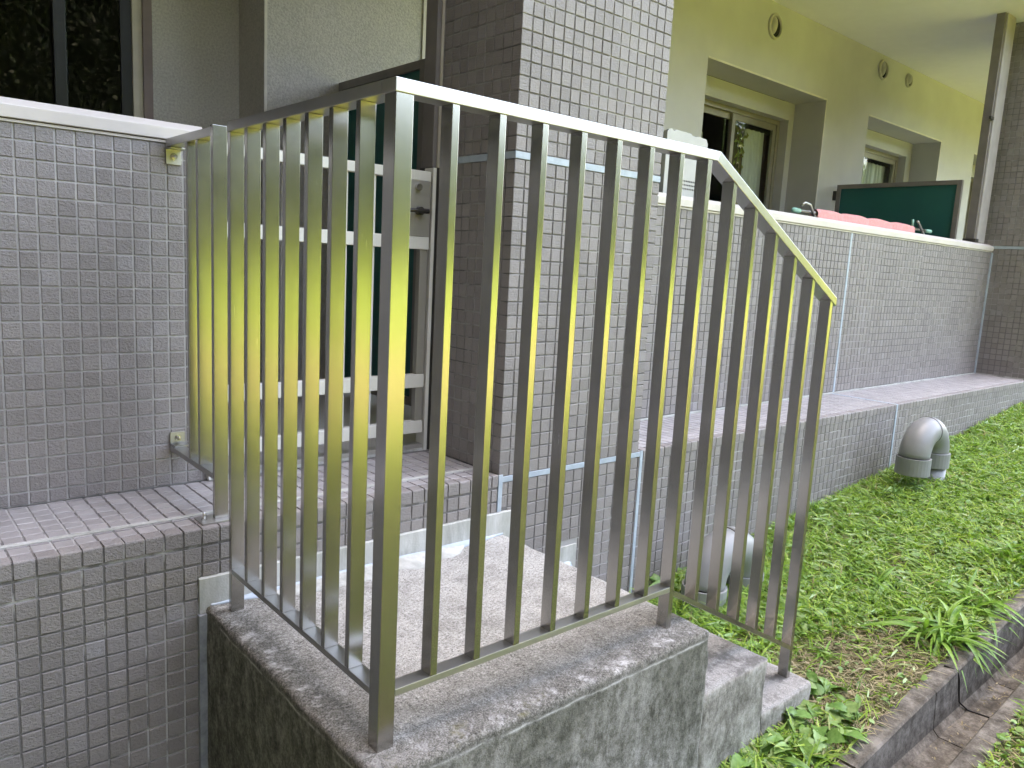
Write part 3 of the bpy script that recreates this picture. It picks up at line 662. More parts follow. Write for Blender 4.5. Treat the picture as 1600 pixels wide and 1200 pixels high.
# --- green privacy screens
def screen(x, y0, y1, z0, z1, label):
    t = thing("privacy_screen", label, "screen", (x, y0, z0), "green balcony privacy screens")
    k = .04
    for bx in ((x - .02, x + .02, y0, y0 + k, z0, z1), (x - .02, x + .02, y1 - k, y1, z0, z1), (x - .02, x + .02, y0 + k, y1 - k, z1 - k, z1), (x - .02, x + .02, y0 + k, y1 - k, z0, z0 + k)):
        B(*bx).build("frame_bar", "grey_brown_paint", t, .002)
    B(x - .006, x + .006, y0 + k, y1 - k, z0 + k, z1 - k).build("board", "green_board", t)
    return t
screen(1.33, 1.86, 2.672, .29, 1.912, "dark green screen board standing behind the gate, beside the tiled pillar")
s2 = screen(6.80, 1.5, 2.645, .29, 1.949, "green balcony screen board standing behind the pink quilt")
for z in (1.80, 1.45):
    B(6.775, 6.815, 2.645, 2.678, z, z + .09).build("bracket", "dark_metal", s2, .002)

# --- slim uprights beside the pillars
def upright(x0, x1, y0, y1, z0, label, r=.006):
    t = thing("steel_upright", label, "post", (x0, y0, z0), "slim brown uprights beside the pillars")
    B(x0, x1, y0, y1, z0, 3.33).build("cover_strip", "grey_brown_paint", t, .004)
    B(x1 - .012, x1, y0 - .008, y0 - .001, z0, 3.33).build("flange", "beige_alu", t, .002)
    B(x0 - .004, x1 + .004, y0 - .012, y1 + .004, z0 - .012, z0).build("end_cap", "dark_metal", t, .002)
upright(1.000, 1.029, 1.322, 1.40, 1.362, "brown steel strip running up from the gate jamb beside the pillar")
u2 = thing("drain_pipe", "pale brown square downpipe in the corner of parapet and dark far pillar", "pipe", (7.05, 1.36, 1.41))
B(6.86, 7.06, 1.345, 1.44, 1.41, 3.33).build("pipe_body", "pipe_paint", u2, .01)
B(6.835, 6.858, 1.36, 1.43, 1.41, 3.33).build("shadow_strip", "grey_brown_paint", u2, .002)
B(6.78, 6.858, 1.342, 1.36, 2.45, 2.475).build("pipe_clip", "dark_metal", u2, .002)
B(6.80, 6.88, 1.335, 1.44, 1.412, 1.44).build("pipe_clip", "dark_metal", u2, .002)

# --- white box unit on the balcony
un = thing("equipment_unit", "worn white metal box unit with slots, standing on the balcony by the pillar", "unit", (3.0, 1.75, .235))
B(2.845, 3.20, 1.665, 1.93, .30, 1.802).build("case", "unit_side", un, .006)
fp = MB(); pr = [(2.832, .30), (3.212, .30), (3.212, 1.775), (3.196, 1.800), (3.11, 1.806), (3.098, 1.800), (3.055, 1.800), (3.045, 1.812), (2.90, 1.814), (2.885, 1.806), (2.86, 1.816), (2.832, 1.808)]
fp.prism(pr, 'Y', 1.645, 1.664).build("front_panel", "unit_paint", un, .003)
for x0, x1, z in ((2.905, 2.955, 1.728), (3.03, 3.175, 1.722)): B(x0, x1, 1.643, 1.6445, z, z + .022).build("slot", "hole_black", un)
hm = MB()
for r in range(3):
    for c in range(18):
        x, z = 2.90 + c * .0165, 1.54 - r * .022
        hm.add([(x + .0052 * math.cos(k * math.pi / 4), 1.6435, z + .0058 * math.sin(k * math.pi / 4)) for k in range(8)], [tuple(range(8))[::-1]])
tag(hm.build("perforations", "hole_black", un), kind="stuff")
B(2.818, 2.8315, 1.640, 1.668, .30, 1.80).build("flange", "unit_paint", un, .002)
B(2.84, 2.88, 1.70, 1.90, .235, .30).build("foot", "dark_metal", un); B(3.16, 3.20, 1.70, 1.90, .235, .30).build("foot", "dark_metal", un)

# --- laundry pole with the pink quilt
lp = thing("laundry_pole", "laundry pole with green end caps lying just above the cream coping", "pole", (5.1, 1.5, 1.45))
MB().tube([(4.03, 1.5, 1.455), (6.22, 1.5, 1.462)], .012, 12).build("rod", "pole_metal", lp, smooth=True)
MB().tube([(3.99, 1.5, 1.455), (4.01, 1.5, 1.455), (4.08, 1.5, 1.455), (4.10, 1.5, 1.455)], [.006, .017, .017, .008], 12).build("end_cap", "green_cap", lp, smooth=True)
MB().tube([(6.13, 1.5, 1.462), (6.24, 1.5, 1.463)], .015, 12).build("end_cap", "green_cap", lp, smooth=True)
MB().tube([(4.245, 1.47, 1.42), (4.16, 1.47, 1.50), (4.09, 1.47, 1.508), (4.05, 1.47, 1.485)], .010, 8).build("arm", "pole_metal", lp, smooth=True)
MB().tube([(6.04, 1.47, 1.42), (5.90, 1.47, 1.515), (5.88, 1.47, 1.52)], .010, 8).build("arm", "pole_metal", lp, smooth=True)
MB().tube([(5.87, 1.5, 1.47), (5.865, 1.5, 1.535)], .010, 8).build("peg", "green_cap", lp, smooth=True)
qv = []; qf = []; nx, na = 90, 17
for i in range(nx):
    x = 4.28 + (5.86 - 4.28) * i / (nx - 1); k = i / (nx - 1)
    bul = abs(math.sin(k * math.pi * 4.0 + .2)) ** .5
    for j in range(na):
        a = math.pi * (j / (na - 1)); r = (.024 + .014 * bul) * (1 + .10 * noise.noise(Vector((x * 8, j * .4, 0))))
        y = 1.5 - math.cos(a) * r; z = 1.452 + math.sin(a) * r
        if j == 0 or j == na - 1: z -= .12
        qv.append((x, y, z))
for i in range(nx - 1):
    for j in range(na - 1): qf.append((i * na + j, (i + 1) * na + j, (i + 1) * na + j + 1, i * na + j + 1))
tag(MB().add(qv, qf).build("quilt", "pink_cloth", None, smooth=True), "pink padded quilt hung over the laundry pole above the long parapet", "quilt")

# ================================================================== gate
gt = thing("metal_gate", "pale aluminium barred gate with a lock plate, behind the near railing", "gate", (.57, Y1, .24))
for z0, z1 in ((1.304, 1.341), (1.044, 1.092), (.498, .551), (.312, .361)): B(.128, .98, Y1 - .018, Y1 + .018, z0, z1).build("rail", "gate_alu", gt, .002)
B(.128, .165, Y1 - .016, Y1 + .016, .20 + .05, 1.304).build("stile", "gate_alu", gt, .002)
B(.945, .9795, Y1 - .012, Y1 + .016, .361, 1.0435).build("stile", "lock_alu", gt, .002)
for k in range(7):
    x = .270 + k * .1150
    if x < .90:
        MB().box(x, x + .012, Y1 - .008, Y1 + .012, .361, .498).box(x, x + .012, Y1 - .008, Y1 + .012, .551, 1.044).box(x, x + .012, Y1 - .008, Y1 + .012, 1.092, 1.304).build("bar", "gate_alu", gt)
B(.855, .979, Y1 - .020, Y1 + .016, 1.0925, 1.3035).build("lock_plate", "lock_alu", gt, .002)
lk = MB().tube([(.918, Y1 - .020, 1.277), (.918, Y1 - .034, 1.277)], .013, 16).build("lock_cylinder", "steel_bolt", gt, smooth=False)
hd = MB().tube([(.925, Y1 - .020, 1.188), (.925, Y1 - .040, 1.188)], .016, 16).build("lever_handle", "dark_metal", gt)
h2 = link("lever", MB().tube([(.952, Y1 - .048, 1.188), (.90, Y1 - .050, 1.188), (.80, Y1 - .050, 1.185)], [.010, .008, .007], 10).mesh("lever", "dark_metal", smooth=True), hd)
h3 = link("lever_tip", MB().tube([(.80, Y1 - .050, 1.185), (.778, Y1 - .050, 1.184), (.768, Y1 - .050, 1.184)], [.007, .009, .009], 10).mesh("lever_tip", "steel_bolt", smooth=True), hd)
for c in (h2, h3): c.matrix_parent_inverse = Matrix.Identity(4)
B(.988, 1.004, Y1 - .02, Y1 + .04, .235, 1.358).build("jamb", "gate_alu", gt, .002)
B(1.0045, 1.028, Y1 - .012, Y1 + .04, .235, 1.350).build("jamb_cover", "dark_metal", gt, .002)
B(.1215, .1275, Y1 - .02, Y1 + .04, .235, 1.35).build("jamb", "gate_alu", gt, .001)
B(.128, .9875, Y1 - .01, Y1 + .04, .234, .262).build("threshold", "lock_alu", gt, .002)
B(.128, .9875, Y1 - .016, Y1 - .0105, .234, .246).build("threshold_lip", "mortar", gt, .001)

# ================================================================== concrete steps
def rough_box(x0, x1, y0, y1, z0, z1, res, rad, amp, seed, faces):
    """rounded box of dense quads, edges worn by noise"""
    V = []; Fq = []
    def lin(a, b, r):
        n = max(2, int(round((b - a) / r))); return [a + (b - a) * i / n for i in range(n + 1)]
    def face(us, vs, fn, flip):
        o = len(V)
        for v in vs:
            for u in us: V.append(fn(u, v))
        n = len(us)
        for j in range(len(vs) - 1):
            for i in range(n - 1):
                q_ = (o + j * n + i, o + j * n + i + 1, o + (j + 1) * n + i + 1, o + (j + 1) * n + i); Fq.append(q_[::-1] if flip else q_)
    X, Y, Z = lin(x0, x1, res), lin(y0, y1, res), lin(z0, z1, res)
    if 'T' in faces: face(X, Y, lambda u, v: (u, v, z1), False)
    if 'F' in faces: face(X, Z, lambda u, v: (u, y0, v), False)
    if 'L' in faces: face(Y, Z, lambda u, v: (x0, u, v), True)
    if 'R' in faces: face(Y, Z, lambda u, v: (x1, u, v), False)
    lo = Vector((x0, y0, z0 - 1)); hi = Vector((x1, y1 + 1, z1)); out = []
    for p in V:
        p = Vector(p)
        rr = rad * (1 + .9 * noise.noise(p * 14 + Vector((seed, 0, 0)))); rr = max(.002, rr)
        c = Vector((min(max(p.x, lo.x + rr), hi.x - rr), min(max(p.y, lo.y + rr), hi.y), min(max(p.z, lo.z), hi.z - rr)))
        d = p - c
        if d.length > 1e-6: p = c + d.normalized() * min(rr, d.length)
        n_ = Vector((noise.noise(p * 9 + Vector((seed, 3, 1))), noise.noise(p * 9 + Vector((1, seed, 7))), noise.noise(p * 9 + Vector((5, 2, seed))))) * amp
        n_ += Vector((noise.noise(p * 45), noise.noise(p * 45 + Vector((9, 9, 9))), noise.noise(p * 45 + Vector((3, 8, 1))))) * amp * .35
        out.append(tuple(p + n_))
    return MB().add(out, Fq)
def rb(name, mat, parent, *a):
    m = rough_box(*a); me = m.mesh(name, mat, fix=False, smooth=True)
    bm = bmesh.new(); bm.from_mesh(me); bmesh.ops.remove_doubles(bm, verts=bm.verts, dist=.0004); bm.to_mesh(me); bm.free()
    return link(name, me, parent)
cs = thing("concrete_steps", "weathered concrete landing with two lower steps under the steel railing", "steps", (.8, .3, -.5))
rb("landing", "landing_concrete", cs, -.045, 1.062, -.076, Y2 - .001, -1.0, 0.0, .012, .011, .0028, 3, "TFLR")
rb("step", "step_concrete", cs, 1.0625, 1.415, -.070, Y2 - .001, -.9, -.202, .013, .012, .003, 11, "TFR")
rb("step", "step_concrete", cs, 1.4155, 1.748, -.068, Y2 - .001, -.9, -.396, .013, .014, .004, 23, "TFR")

# ================================================================== steel railing round the landing
ra = thing("stair_railing", "brushed stainless steel railing of upright flat bars around the concrete landing", "railing", (.4, .4, 0))
TB = .0016
def bar(name, x0, x1, y0, y1, z0, z1, mat="steel_upright"): return B(x0, x1, y0, y1, z0, z1).build(name, mat, ra, .0012)
RT, RB_, BT, BB = 1.328, 1.303, .128, .1125
bar("corner_post", 0, .0385, 0, .0385, -.004, RB_)
MB().prism([(-.002, .0475), (.046, .0475), (.046, .80), (-.002, .80)], 'Z', RB_, RT).build("top_rail", "steel_across", ra, .0015)
MB().prism([(-.002, RB_), (.9885, RB_), (.9985, RT), (-.002, RT)], 'Y', -.002, .047).build("top_rail", "steel_along", ra, .0015)
MB().prism([(.9888, RB_), (1.7235, .9250), (1.7235, .9525), (.9988, RT)], 'Y', -.002, .047).build("top_rail", "steel_slope", ra, .0015)
for k in range(6):
    y = .126 + k * .1095; bar("baluster", 0, .0348, y, y + .017, BT, RB_)
bar("post", 0, .0365, .783, .801, -.004, RB_)
for k in range(7):
    x = .126 + k * .1178; bar("baluster", x, x + .0175, 0, .0355, BT, RB_)
bar("post", .9495, .9675, 0, .0375, -.006, RB_)
def ztop(x): return RB_ + (x - .9888) * (.9250 - RB_) / (1.7235 - .9888)
def zbot(x): return .107 - .5367 * (x - .980)
for x in (1.0735, 1.190, 1.311, 1.430, 1.554):
    MB().prism([(x, zbot(x)), (x + .0175, zbot(x + .0175)), (x + .0175, ztop(x + .0175) - .0003), (x, ztop(x) - .0003)], 'Y', 0, .0365).build("baluster", "steel_upright", ra, .0012)
x = 1.6855
MB().prism([(x, -.402), (x + .018, -.402), (x + .018, ztop(x + .018) - .0003), (x, ztop(x) - .0003)], 'Y', 0, .0375).build("post", "steel_upright", ra, .0012)
bar("bottom_rail", .0388, .9492, 0, .0375, BB, BT, "steel_along")
bar("bottom_rail", 0, .0375, .0388, .7827, BB, BT, "steel_across")
xa, xb = .9678, 1.6852
MB().prism([(xa, zbot(xa) - .0165), (xb, zbot(xb) - .0165), (xb, zbot(xb)), (xa, zbot(xa))], 'Y', 0, .0375).build("bottom_rail", "steel_slope", ra, .0012)

# --- short bracketed panel on the ledge
sp_ = thing("railing_panel", "short steel rail panel bolted to the parapet, standing on the tiled ledge", "railing", (.02, 1.1, ZL))
def pb(name, *a, mat="steel_upright", parent=None): return B(*a).build(name, mat, parent or sp_, .001)
pb("post", 0, .0385, .905, .923, .2375, 1.332)
pb("top_rail", 0, .0385, .9235, 1.300, 1.303, 1.327, mat="steel_across")
pb("bottom_rail", 0, .0385, .9235, 1.300, .352, .369, mat="steel_across")
for y in (1.023, 1.107): pb("baluster", 0, .0365, y, y + .016, .3695, 1.3025)
pb("base_plate", -.044, .060, .880, .948, .2315, .2372, mat="steel_along")
for bx in (-.028,):
    MB().tube([(bx, .914, .237), (bx, .914, .243)], .0085, 6).build("nut", "steel_bolt", sp_)
    MB().tube([(bx, .914, .243), (bx, .914, .258), (bx, .914, .261)], [.0045, .0045, .002], 10).build("bolt", "steel_bolt", sp_)
for z0, z1, zc, up_ in ((1.254, 1.302, 1.278, True), (.3692, .410, .390, False)):
    br = pb("wall_bracket", .004, .0495, Y1 - .0065, Y1 - .0008, z0, z1, mat="steel_along")
    lg = pb("bracket_leg", .004, .0495, Y1 - .052, Y1 - .007, (z1 - .005) if up_ else z0, z1 if up_ else (z0 + .005), mat="steel_across")
    MB().tube([(.027, Y1 - .0065, zc), (.027, Y1 - .0085, zc)], .0105, 18).build("washer", "steel_bolt", sp_)
    MB().tube([(.027, Y1 - .0085, zc), (.027, Y1 - .014, zc)], .0085, 6).build("nut", "steel_bolt", sp_)
    MB().tube([(.027, Y1 - .014, zc), (.027, Y1 - .026, zc), (.027, Y1 - .029, zc)], [.0055, .0055, .003], 10).build("bolt", "steel_bolt", sp_)

# ================================================================== vent pipes
def goose(xr, y, label, ztop_, seed):
    g = gz(xr); t = thing("vent_pipe", label, "pipe", (xr, y, g), "grey gooseneck vent pipes by the tiled base")
    r, R2, cr = .088, .148, .099; zs = ztop_ - R2 - r
    def arc(a0, a1, n=12): return [(xr - R2 + R2 * math.cos(a0 + (a1 - a0) * i / n), y, zs + R2 * math.sin(a0 + (a1 - a0) * i / n)) for i in range(n + 1)]
    MB().tube([(xr, y, g - .3), (xr, y, zs - .09)], r * .97, 28).build("riser", "pvc", t, smooth=True)
    MB().tube(arc(0, math.pi / 2), r, 28).build("elbow", "pvc", t, smooth=True)
    MB().tube(arc(math.pi / 2, math.pi), r, 28).build("elbow", "pvc", t, smooth=True)
    MB().tube([(xr - R2 - .004, y, zs + R2), (xr - R2 + .004, y, zs + R2)], r * 1.018, 28).build("joint_ring", "dark_metal", t, smooth=True)
    MB().tube([(xr, y, zs - .095), (xr, y, zs)], cr, 28).build("collar", "pvc", t, .003, False)
    x = xr - 2 * R2; m = MB(); n = 28
    prof = [(cr, zs), (cr, zs - .105), (r * .93, zs - .105), (r * .90, zs - .02), (r, zs)]
    vs = [(x + rr * math.cos(2 * math.pi * k / n), y + rr * math.sin(2 * math.pi * k / n), z) for rr, z in prof for k in range(n)]
    fs = [(i * n + k, i * n + (k + 1) % n, ((i + 1) % 5) * n + (k + 1) % n, ((i + 1) % 5) * n + k) for i in range(5) for k in range(n)]
    m.add(vs, fs).build("collar", "pvc", t, .002)
    m = MB(); m.add([(x + r * .9 * math.cos(2 * math.pi * k / n), y + r * .9 * math.sin(2 * math.pi * k / n), zs - .03) for k in range(n)], [tuple(range(n))]); m.build("mouth_disc", "hole_black", t)  # flat black disc closing the pipe mouth
goose(4.44, .60, "grey gooseneck vent pipe on the open lawn beside the tiled base", .205, 1)
goose(2.335, .605, "grey gooseneck vent pipe seen through the sloping end of the railing", -.115, 2)

# ================================================================== plants
def leaf_mesh(name, mat, wid, seg=7, serr=.0, fold=.25, droop=.35, tip=1.0):
    """unit length leaf along +Y, width wid, folded on the midrib, edge optionally toothed"""
    vs = []; fs = []
    for i in range(seg + 1):
        t = i / seg; ww = wid * (math.sin(math.pi * min(1, t ** (.75 * tip)))) ** .8 if 0 < t < 1 else .0
        if i == 0: ww = wid * .06
        if serr and 0 < i < seg: ww *= 1 + (serr if i % 2 else -serr)
        z = -droop * t * t + .12 * math.sin(t * 3)
        vs += [(-ww, t, z + fold * ww), (0, t, z), (ww, t, z + fold * ww)]
    for i in range(seg):
        a = i * 3; fs += [(a, a + 1, a + 4, a + 3), (a + 1, a + 2, a + 5, a + 4)]
    me = bpy.data.meshes.new(name); me.from_pydata(vs, [], fs); me.materials.append(MAT[mat]); me.polygons.foreach_set("use_smooth", [True] * len(me.polygons)); return me
BROAD = [leaf_mesh("leaf", "weed_leaf", w_, 9, .10, f_, d_) for w_, f_, d_ in ((.30, .25, .25), (.26, .4, .5), (.36, .1, .15), (.22, .3, .8))]
LONG = [leaf_mesh("blade", "tuft_leaf", w_, 8, 0, .5, d_) for w_, d_ in ((.045, .35), (.060, .7), (.036, 1.0))]
LANCE = [leaf_mesh("leaf", "weed_leaf", .13, 7, 0, .3, d_) for d_ in (.15, .5)]
def put_leaf(parent, me, base, az, pitch, size, roll=0.0, name="leaf"):
    o = link(name, me, parent); o.matrix_parent_inverse = Matrix.Identity(4)
    m = Matrix.Rotation(az, 4, 'Z') @ Matrix.Rotation(pitch, 4, 'X') @ Matrix.Rotation(roll, 4, 'Y') @ Matrix.Diagonal((size, size, size, 1))
    m.translation = Vector(base) - Vector(parent.location); o.matrix_basis = m; return o
def broad_plant(x, y, label, n, spread, size, hgt, group=None, name="broadleaf_weed", meshes=None, stem=True):
    t = thing(name, label, "plant", (x, y, gz(x)), group); st = MB()
    mm = meshes or (BROAD + BROAD + LANCE)
    for i in range(n):
        az = rnd.uniform(0, 6.28); r = spread * math.sqrt(rnd.random()); h = hgt * rnd.uniform(.15, 1) * (1 - .5 * r / spread)
        b = Vector((x + r * .55 * math.cos(az), y + r * .55 * math.sin(az), gz(x) + max(.012, h)))
        if y > -.09 and b.x < 1.77 and b.y > -.075: b.y = -.085
        st.tube([(x + rnd.gauss(0, .008), y + rnd.gauss(0, .008), gz(x) - .02), ((x + b.x) / 2, (y + b.y) / 2, b.z * .5 + gz(x) * .5 + h * .25), tuple(b)], [.0028, .0022, .0014], 5)
        put_leaf(t, rnd.choice(mm), b, az - math.pi / 2 + rnd.gauss(0, .5), rnd.uniform(-.25, .55), size * rnd.uniform(.6, 1.2), rnd.gauss(0, .35))
    if stem: tag(st.build("stem", "weed_leaf", t, smooth=True))
    return t
broad_plant(1.80, -.09, "broad toothed weed standing at the corner of the lowest step", 12, .08, .082, .075)
broad_plant(1.62, -.155, "sprawling broad leaved weed clump in front of the lowest step", 34, .15, .092, .05)
broad_plant(1.46, -.17, "low weed with limp grey green leaves beside the drain kerb near the steps", 30, .13, .088, .04)
broad_plant(1.33, -.12, "weed with long lying leaves against the side of the middle step", 24, .12, .095, .045)
broad_plant(1.21, -.11, "small weed at the foot of the landing wall, cut by the picture edge", 10, .08, .08, .05)
broad_plant(1.74, -.235, "small upright weed between the steps and the drain kerb", 9, .07, .065, .06)
broad_plant(1.905, .80, "small leafy weed growing against the base of the tiled wall behind the mid post", 12, .05, .05, .12, meshes=LANCE, name="wall_weed")
broad_plant(2.03, .80, "weed with tall lance shaped leaves at the tiled wall behind the railing", 9, .05, .12, .05, meshes=LANCE, name="wall_weed")
broad_plant(3.92, .60, "bushy weed with small pale leaves in front of the far vent pipe", 22, .12, .055, .13, meshes=LANCE, name="lawn_weed")
broad_plant(4.12, .52, "short leafy weed beside the mouth of the far vent pipe", 16, .10, .05, .09, meshes=LANCE, name="lawn_weed")
broad_plant(2.30, .45, "bright weed sprouting at the foot of the nearer vent pipe", 14, .10, .055, .08, meshes=LANCE, name="lawn_weed")
for i, (x, lb) in enumerate(((2.62, "weed at the foot of the tiled wall between the two vent pipes"), (3.35, "leafy weed at the wall foot before the far vent pipe"), (5.2, "weed growing along the tiled wall beyond the far vent pipe"))):
    broad_plant(x, .80, lb, 13, .07, .07, .11, None, "wall_weed", LANCE)
def tuft(x, y, label, n, L, spread, out=0.0, sc=1.0):
    t = thing("grass_tuft", label, "grass tuft", (x, y, gz(x)))
    for i in range(n):
        az = rnd.uniform(0, 6.28); b = (x + rnd.gauss(0, spread), y + rnd.gauss(0, spread * .6), gz(x))
        put_leaf(t, rnd.choice(LONG), b, az + out, rnd.uniform(.15, 1.0), L * rnd.uniform(.5, 1.15), rnd.gauss(0, .4), "blade")
tuft(2.52, -.22, "tuft of long glossy blades hanging over the drain kerb", 80, .20, .055)
tuft(2.86, -.20, "looser tuft of long blades further along the drain kerb", 50, .19, .06)
tuft(2.03, .03, "thin pale grass tuft on the bare patch by the railing end", 26, .09, .012)
tuft(2.75, .15, "wide bladed grass tuft lying in the middle of the lawn", 26, .15, .05)
tuft(3.5, -.15, "grass tuft near the kerb at the picture edge", 30, .18, .06)
tuft(2.25, -.55 - .12, "grass tuft on the outer side of the drain channel", 26, .12, .05)

# --- cord lying in the drain channel
tag(MB().tube([(2.30, -.30, gz(2.3) + .01), (2.318, -.343, gz(2.3) + .004), (2.33, -.349, -.46), (2.355, -.351, -.55), (2.39, -.372, -.585), (2.40, -.40, -.588), (2.41, -.47, -.586), (2.42, -.516, -.55), (2.44, -.535, gz(2.44) + .01)], .0035, 6).build("cord", "black_cord", smooth=True),
    "thin black cord running down into the drain channel", "cord")
tag(MB().tube([(3.17, -.33, gz(3.17) + .012), (3.175, -.347, gz(3.17) - .04), (3.16, -.353, -.52), (3.10, -.40, -.578), (3.12, -.48, -.578)], .004, 6).build("root", "bark", smooth=True),
    "brown root hanging in the drain channel at the picture edge", "root")

db = MB()
for i in range(320):
    x = rnd.uniform(1.3, 4.2); y = rnd.triangular(-.51, -.37, -.40); z = min(gz(x) - .10, -.60 + .012 * (x - 1.6)) + .006; a = rnd.uniform(0, 6.28); L = .004 + .016 * rnd.random() ** 2.5; W_ = rnd.uniform(.001, .004)
    c_, n_ = math.cos(a), math.sin(a)
    db.add([(x - c_ * L, y - n_ * L, z), (x + n_ * W_, y - c_ * W_, z + .004), (x + c_ * L, y + n_ * L, z + rnd.uniform(0, .006)), (x - n_ * W_, y + c_ * W_, z + .003)], [(0, 1, 2, 3)])
tag(db.build("debris", "dry_straw"), "dry bits of leaf lying in the drain channel", None, None, "stuff")
# --- lawn: blades, lying leaves and straw, all as one mass each
rs = np.random.default_rng(5)
def density(x, y):
    dry = np.exp(-(((x - 2.0) / .42) ** 2 + ((y + .06) / .22) ** 2)) + .75 * np.exp(-(((x - 1.95) / .3) ** 2 + ((y + .22) / .07) ** 2))
    lush = .55 + .45 * np.clip((y + .1) / .5, 0, 1) + .5 * np.clip((x - 2.6) / 1.5, 0, 1)
    nz = .5 + .5 * np.sin(x * 5.1 + 2.2 * np.sin(y * 6.3)) * np.sin(y * 7.7 + 1.7 * np.sin(x * 3.1))
    bare = .5 + .5 * np.sin(x * 9.3 + 3 * np.sin(y * 8.1 + 1)) * np.sin(y * 12.7 + 2.2 * np.sin(x * 6.7))
    return np.clip(lush * (.35 + .9 * nz) * (1 - .75 * np.clip((bare - .64) * 5, 0, 1)) - .80 * dry, .05, 1), np.clip(dry, 0, 1)
def scatter(n, region):
    xs, ys = [], []
    if region == 0:
        u = rs.random(n); x = 1.0 + (8.2 - 1.0) * u ** 1.7; y = rs.uniform(-.29, .855, n)
        ok = ~((x < 1.765) & (y > -.085)) & ~((y < -.272) & (rs.random(n) < .6))
    elif region == 2:
        x = rs.uniform(-2.2, 1.15, n); y = -.27 + 1.12 * rs.random(n); ok = ~((x > -.07) & (y > -.09))
    else:
        u = rs.random(n); x = .6 + 4.4 * u; y = -.59 - 1.4 * rs.random(n) ** 1.3; ok = np.ones(n, bool)
    return x[ok], y[ok]
def ground_z(x): return -.48 + .092 * (np.clip(x, -9, 11) - 1.62)
def lawn(name, n, region, L, W, tilt, mat, pick, label, zoff=0.0, curve=.5):
    x, y = scatter(n, region); d, dry = density(x, y); keep = rs.random(len(x)) < pick(d, dry); x, y = x[keep], y[keep]; k = len(x)
    ln = rs.uniform(*L, k) * (.7 + .6 * rs.random(k)); wd = rs.uniform(*W, k); az = rs.uniform(0, 2 * np.pi, k); ti = rs.uniform(*tilt, k)
    z = ground_z(x) + zoff + rs.uniform(-.004, .008, k)
    dx, dy = np.cos(az), np.sin(az); px, py = -dy, dx; tw = rs.uniform(-.8, .8, k)
    def pt(t, s):
        a = ti * (1 - curve * t); h = ln * t
        return np.stack([x + dx * h * np.cos(a) + px * wd * s, y + dy * h * np.cos(a) + py * wd * s, z + h * np.sin(a) + wd * s * tw], 1)
    V = np.stack([pt(0, -.5), pt(0, .5), pt(.5, .62), pt(.5, -.62), pt(1, 0)], 1).reshape(-1, 3)
    V[:, 1] = np.minimum(V[:, 1], Y2 - .012) if region != 1 else V[:, 1]
    me = bpy.data.meshes.new(name); nv = len(V); me.vertices.add(nv); me.vertices.foreach_set("co", V.astype(np.float32).ravel())
    base = (np.arange(k) * 5)[:, None]
    loops = np.concatenate([base + np.array([0, 1, 2, 3]), base + np.array([3, 2, 4])], 1).ravel()
    me.loops.add(len(loops)); me.loops.foreach_set("vertex_index", loops.astype(np.int32))
    st = (np.arange(k) * 7)[:, None] + np.array([0, 4]); tot = np.tile([4, 3], k)
    me.polygons.add(2 * k); me.polygons.foreach_set("loop_start", st.ravel().astype(np.int32)); me.polygons.foreach_set("loop_total", tot.astype(np.int32))
    me.update(); me.validate(); me.materials.append(MAT[mat])
    tag(link(name, me), label, None, None, "stuff")
lawn("grass", 190000, 0, (.03, .105), (.0022, .0058), (.12, 1.3), "grass_blade", lambda d, r: d, "short green grass covering the sloping lawn")
lawn("clover", 24000, 0, (.012, .026), (.009, .018), (-.15, .7), "weed_leaf", lambda d, r: d * .8, "small leaved ground cover mixed into the lawn", .014, .8)
lawn("clippings", 24000, 0, (.03, .10), (.004, .010), (-.08, .35), "pale_leaf", lambda d, r: d * .7, "cut leaves lying on the lawn", .02, 1.0)
lawn("weeds", 9000, 0, (.025, .055), (.014, .026), (-.1, .8), "weed_leaf", lambda d, r: np.clip(d * 1.6 - .45, 0, 1), "broad weeds mixed into the lawn", .018, .9)
lawn("straw", 60000, 0, (.02, .07), (.0012, .0028), (-.06, .30), "dry_straw", lambda d, r: np.clip(.30 + .8 * r + .25 * (d < .25), 0, 1), "dry straw lying on the thin lawn", .006, .6)
lawn("grass", 26000, 1, (.02, .06), (.0022, .0055), (.2, 1.3), "grass_blade", lambda d, r: .55 + 0 * d, "thin grass on the outer side of the drain channel")
lawn("straw", 22000, 1, (.02, .06), (.0012, .0028), (-.05, .25), "dry_straw", lambda d, r: .6 + 0 * d, "dry clippings on the outer side of the drain channel", .006)
lawn("clover", 9000, 1, (.012, .028), (.009, .018), (-.1, .6), "weed_leaf", lambda d, r: .6 + 0 * d, "small leaves on the outer side of the drain channel", .014, .8)

lawn("grass", 14000, 2, (.02, .07), (.0022, .0055), (.2, 1.3), "grass_blade", lambda d, r: .6 + 0 * d, "thin grass in the shaded strip before the landing")

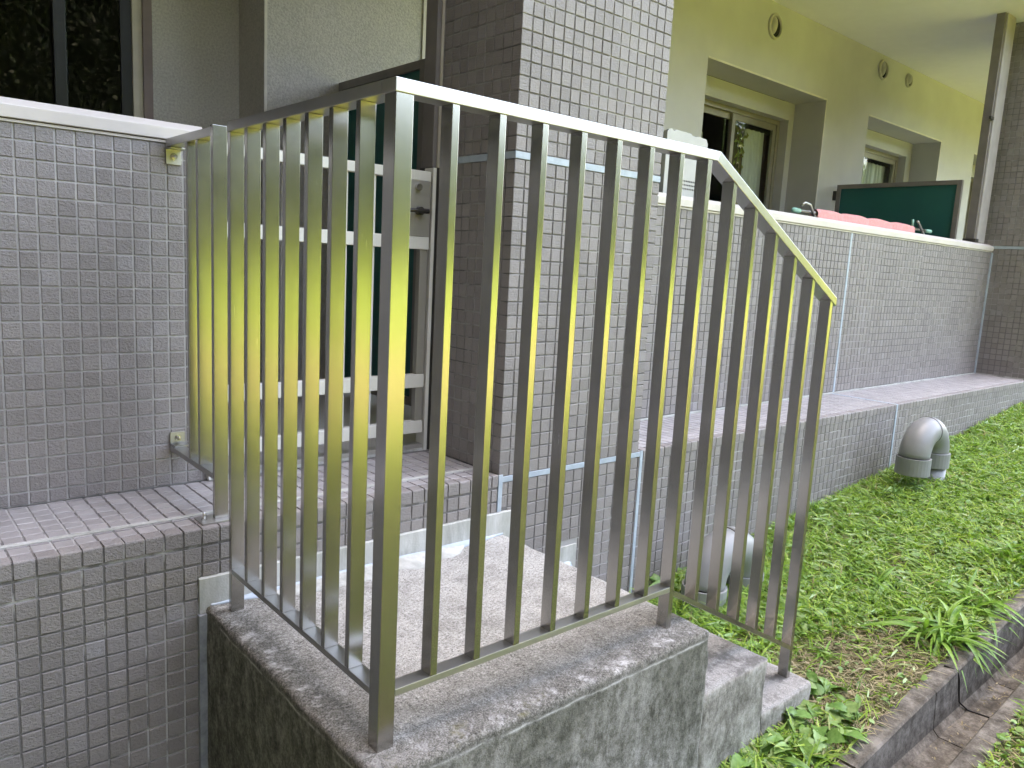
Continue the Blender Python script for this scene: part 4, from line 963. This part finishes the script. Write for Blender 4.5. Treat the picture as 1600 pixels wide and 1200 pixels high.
# ================================================================== surroundings that the steel and the glass mirror, and a block added for shade
nb = thing("sky_block_wing", "unseen dark brown block added beside the landing to hold back sky light", "building", (-5.5, -3, -.9))  # added out of view: blocks the sky and darkens faces turned toward it
B(-9, -3.0, -14, .86, -1.2, 27).build("wall", "sky_block_brown", nb)
for k in range(8):
    MB().box(-2.999, -2.96, -14, .86, 2.0 + 2.9 * k, 2.25 + 2.9 * k).build("sky_block_band", "grey_brown_paint", nb)
leaf_mat("dark_tree_leaf", [(0.0, (0.006, 0.014, 0.006)), (0.6, (0.009, 0.019, 0.008)), (1.0, (0.012, 0.024, 0.009))], 0.15, 0.6)
def belt(name, mat, boxes, label):
    V = []; 
    for (x0, x1, y0, y1, h0, h1, k) in boxes:
        cx = rs.uniform(x0, x1, k); cy = rs.uniform(y0, y1, k); crown = h0 + (h1 - h0) * (.5 + .5 * np.sin(cx * .55 + np.sin(cx * .21) * 3)); cz = -.8 + crown * rs.random(k) ** .7
        s = (rs.uniform(.07, .15, k) if mat == 'dark_tree_leaf' else rs.uniform(.14, .32, k)); a = rs.normal(size=(k, 3)); a /= np.linalg.norm(a, axis=1)[:, None]; b = np.cross(a, rs.normal(size=(k, 3))); b /= np.linalg.norm(b, axis=1)[:, None]
        c = np.stack([cx, cy, cz], 1); a *= s[:, None]; b *= s[:, None] * .6
        V.append(np.stack([c - a, c - b, c + a, c + b], 1).reshape(-1, 3))
    V = np.concatenate(V); k = len(V) // 4; me = bpy.data.meshes.new(name)
    me.from_pydata(V.tolist(), [], (np.arange(k * 4).reshape(-1, 4)).tolist()); me.materials.append(MAT[mat]); tag(link(name, me), label, None, None, "stuff")
def backing():
    vs = []; fs = []; nx_, nz_ = 110, 34
    for j in range(nz_):
        for i in range(nx_):
            x = -42 + 54.5 * i / (nx_ - 1); z = -1 + 15.5 * j / (nz_ - 1)
            vs.append((x + noise.noise(Vector((x * .7, z * .7, 2))) * .8, -25.5 + 1.6 * noise.fractal(Vector((x * .45, z * .45, 0)), 1, 2, 4) - .06 * z, z + 1.5 * noise.noise(Vector((x * .5, 3, 0)))))
    for j in range(nz_ - 1):
        for i in range(nx_ - 1): fs.append((j * nx_ + i, j * nx_ + i + 1, (j + 1) * nx_ + i + 1, (j + 1) * nx_ + i))
    tag(MB().add(vs, fs).build("evergreen_foliage", "dark_tree_leaf", smooth=True), "inner foliage of the tall evergreens beyond the lawn", None, None, "stuff")
backing()
belt("evergreen_treeline", "dark_tree_leaf", [(-40, 12, -27, -23.5, 11, 16, 130000)], "tall dark line of evergreen trees beyond the lawn")
belt("treeline", "tree_leaf", [(10, 46, -38, -29, 5.8, 10.6, 70000), (40, 120, -44, -29, 11, 15.5, 150000)], "lower line of trees beyond the lawn")
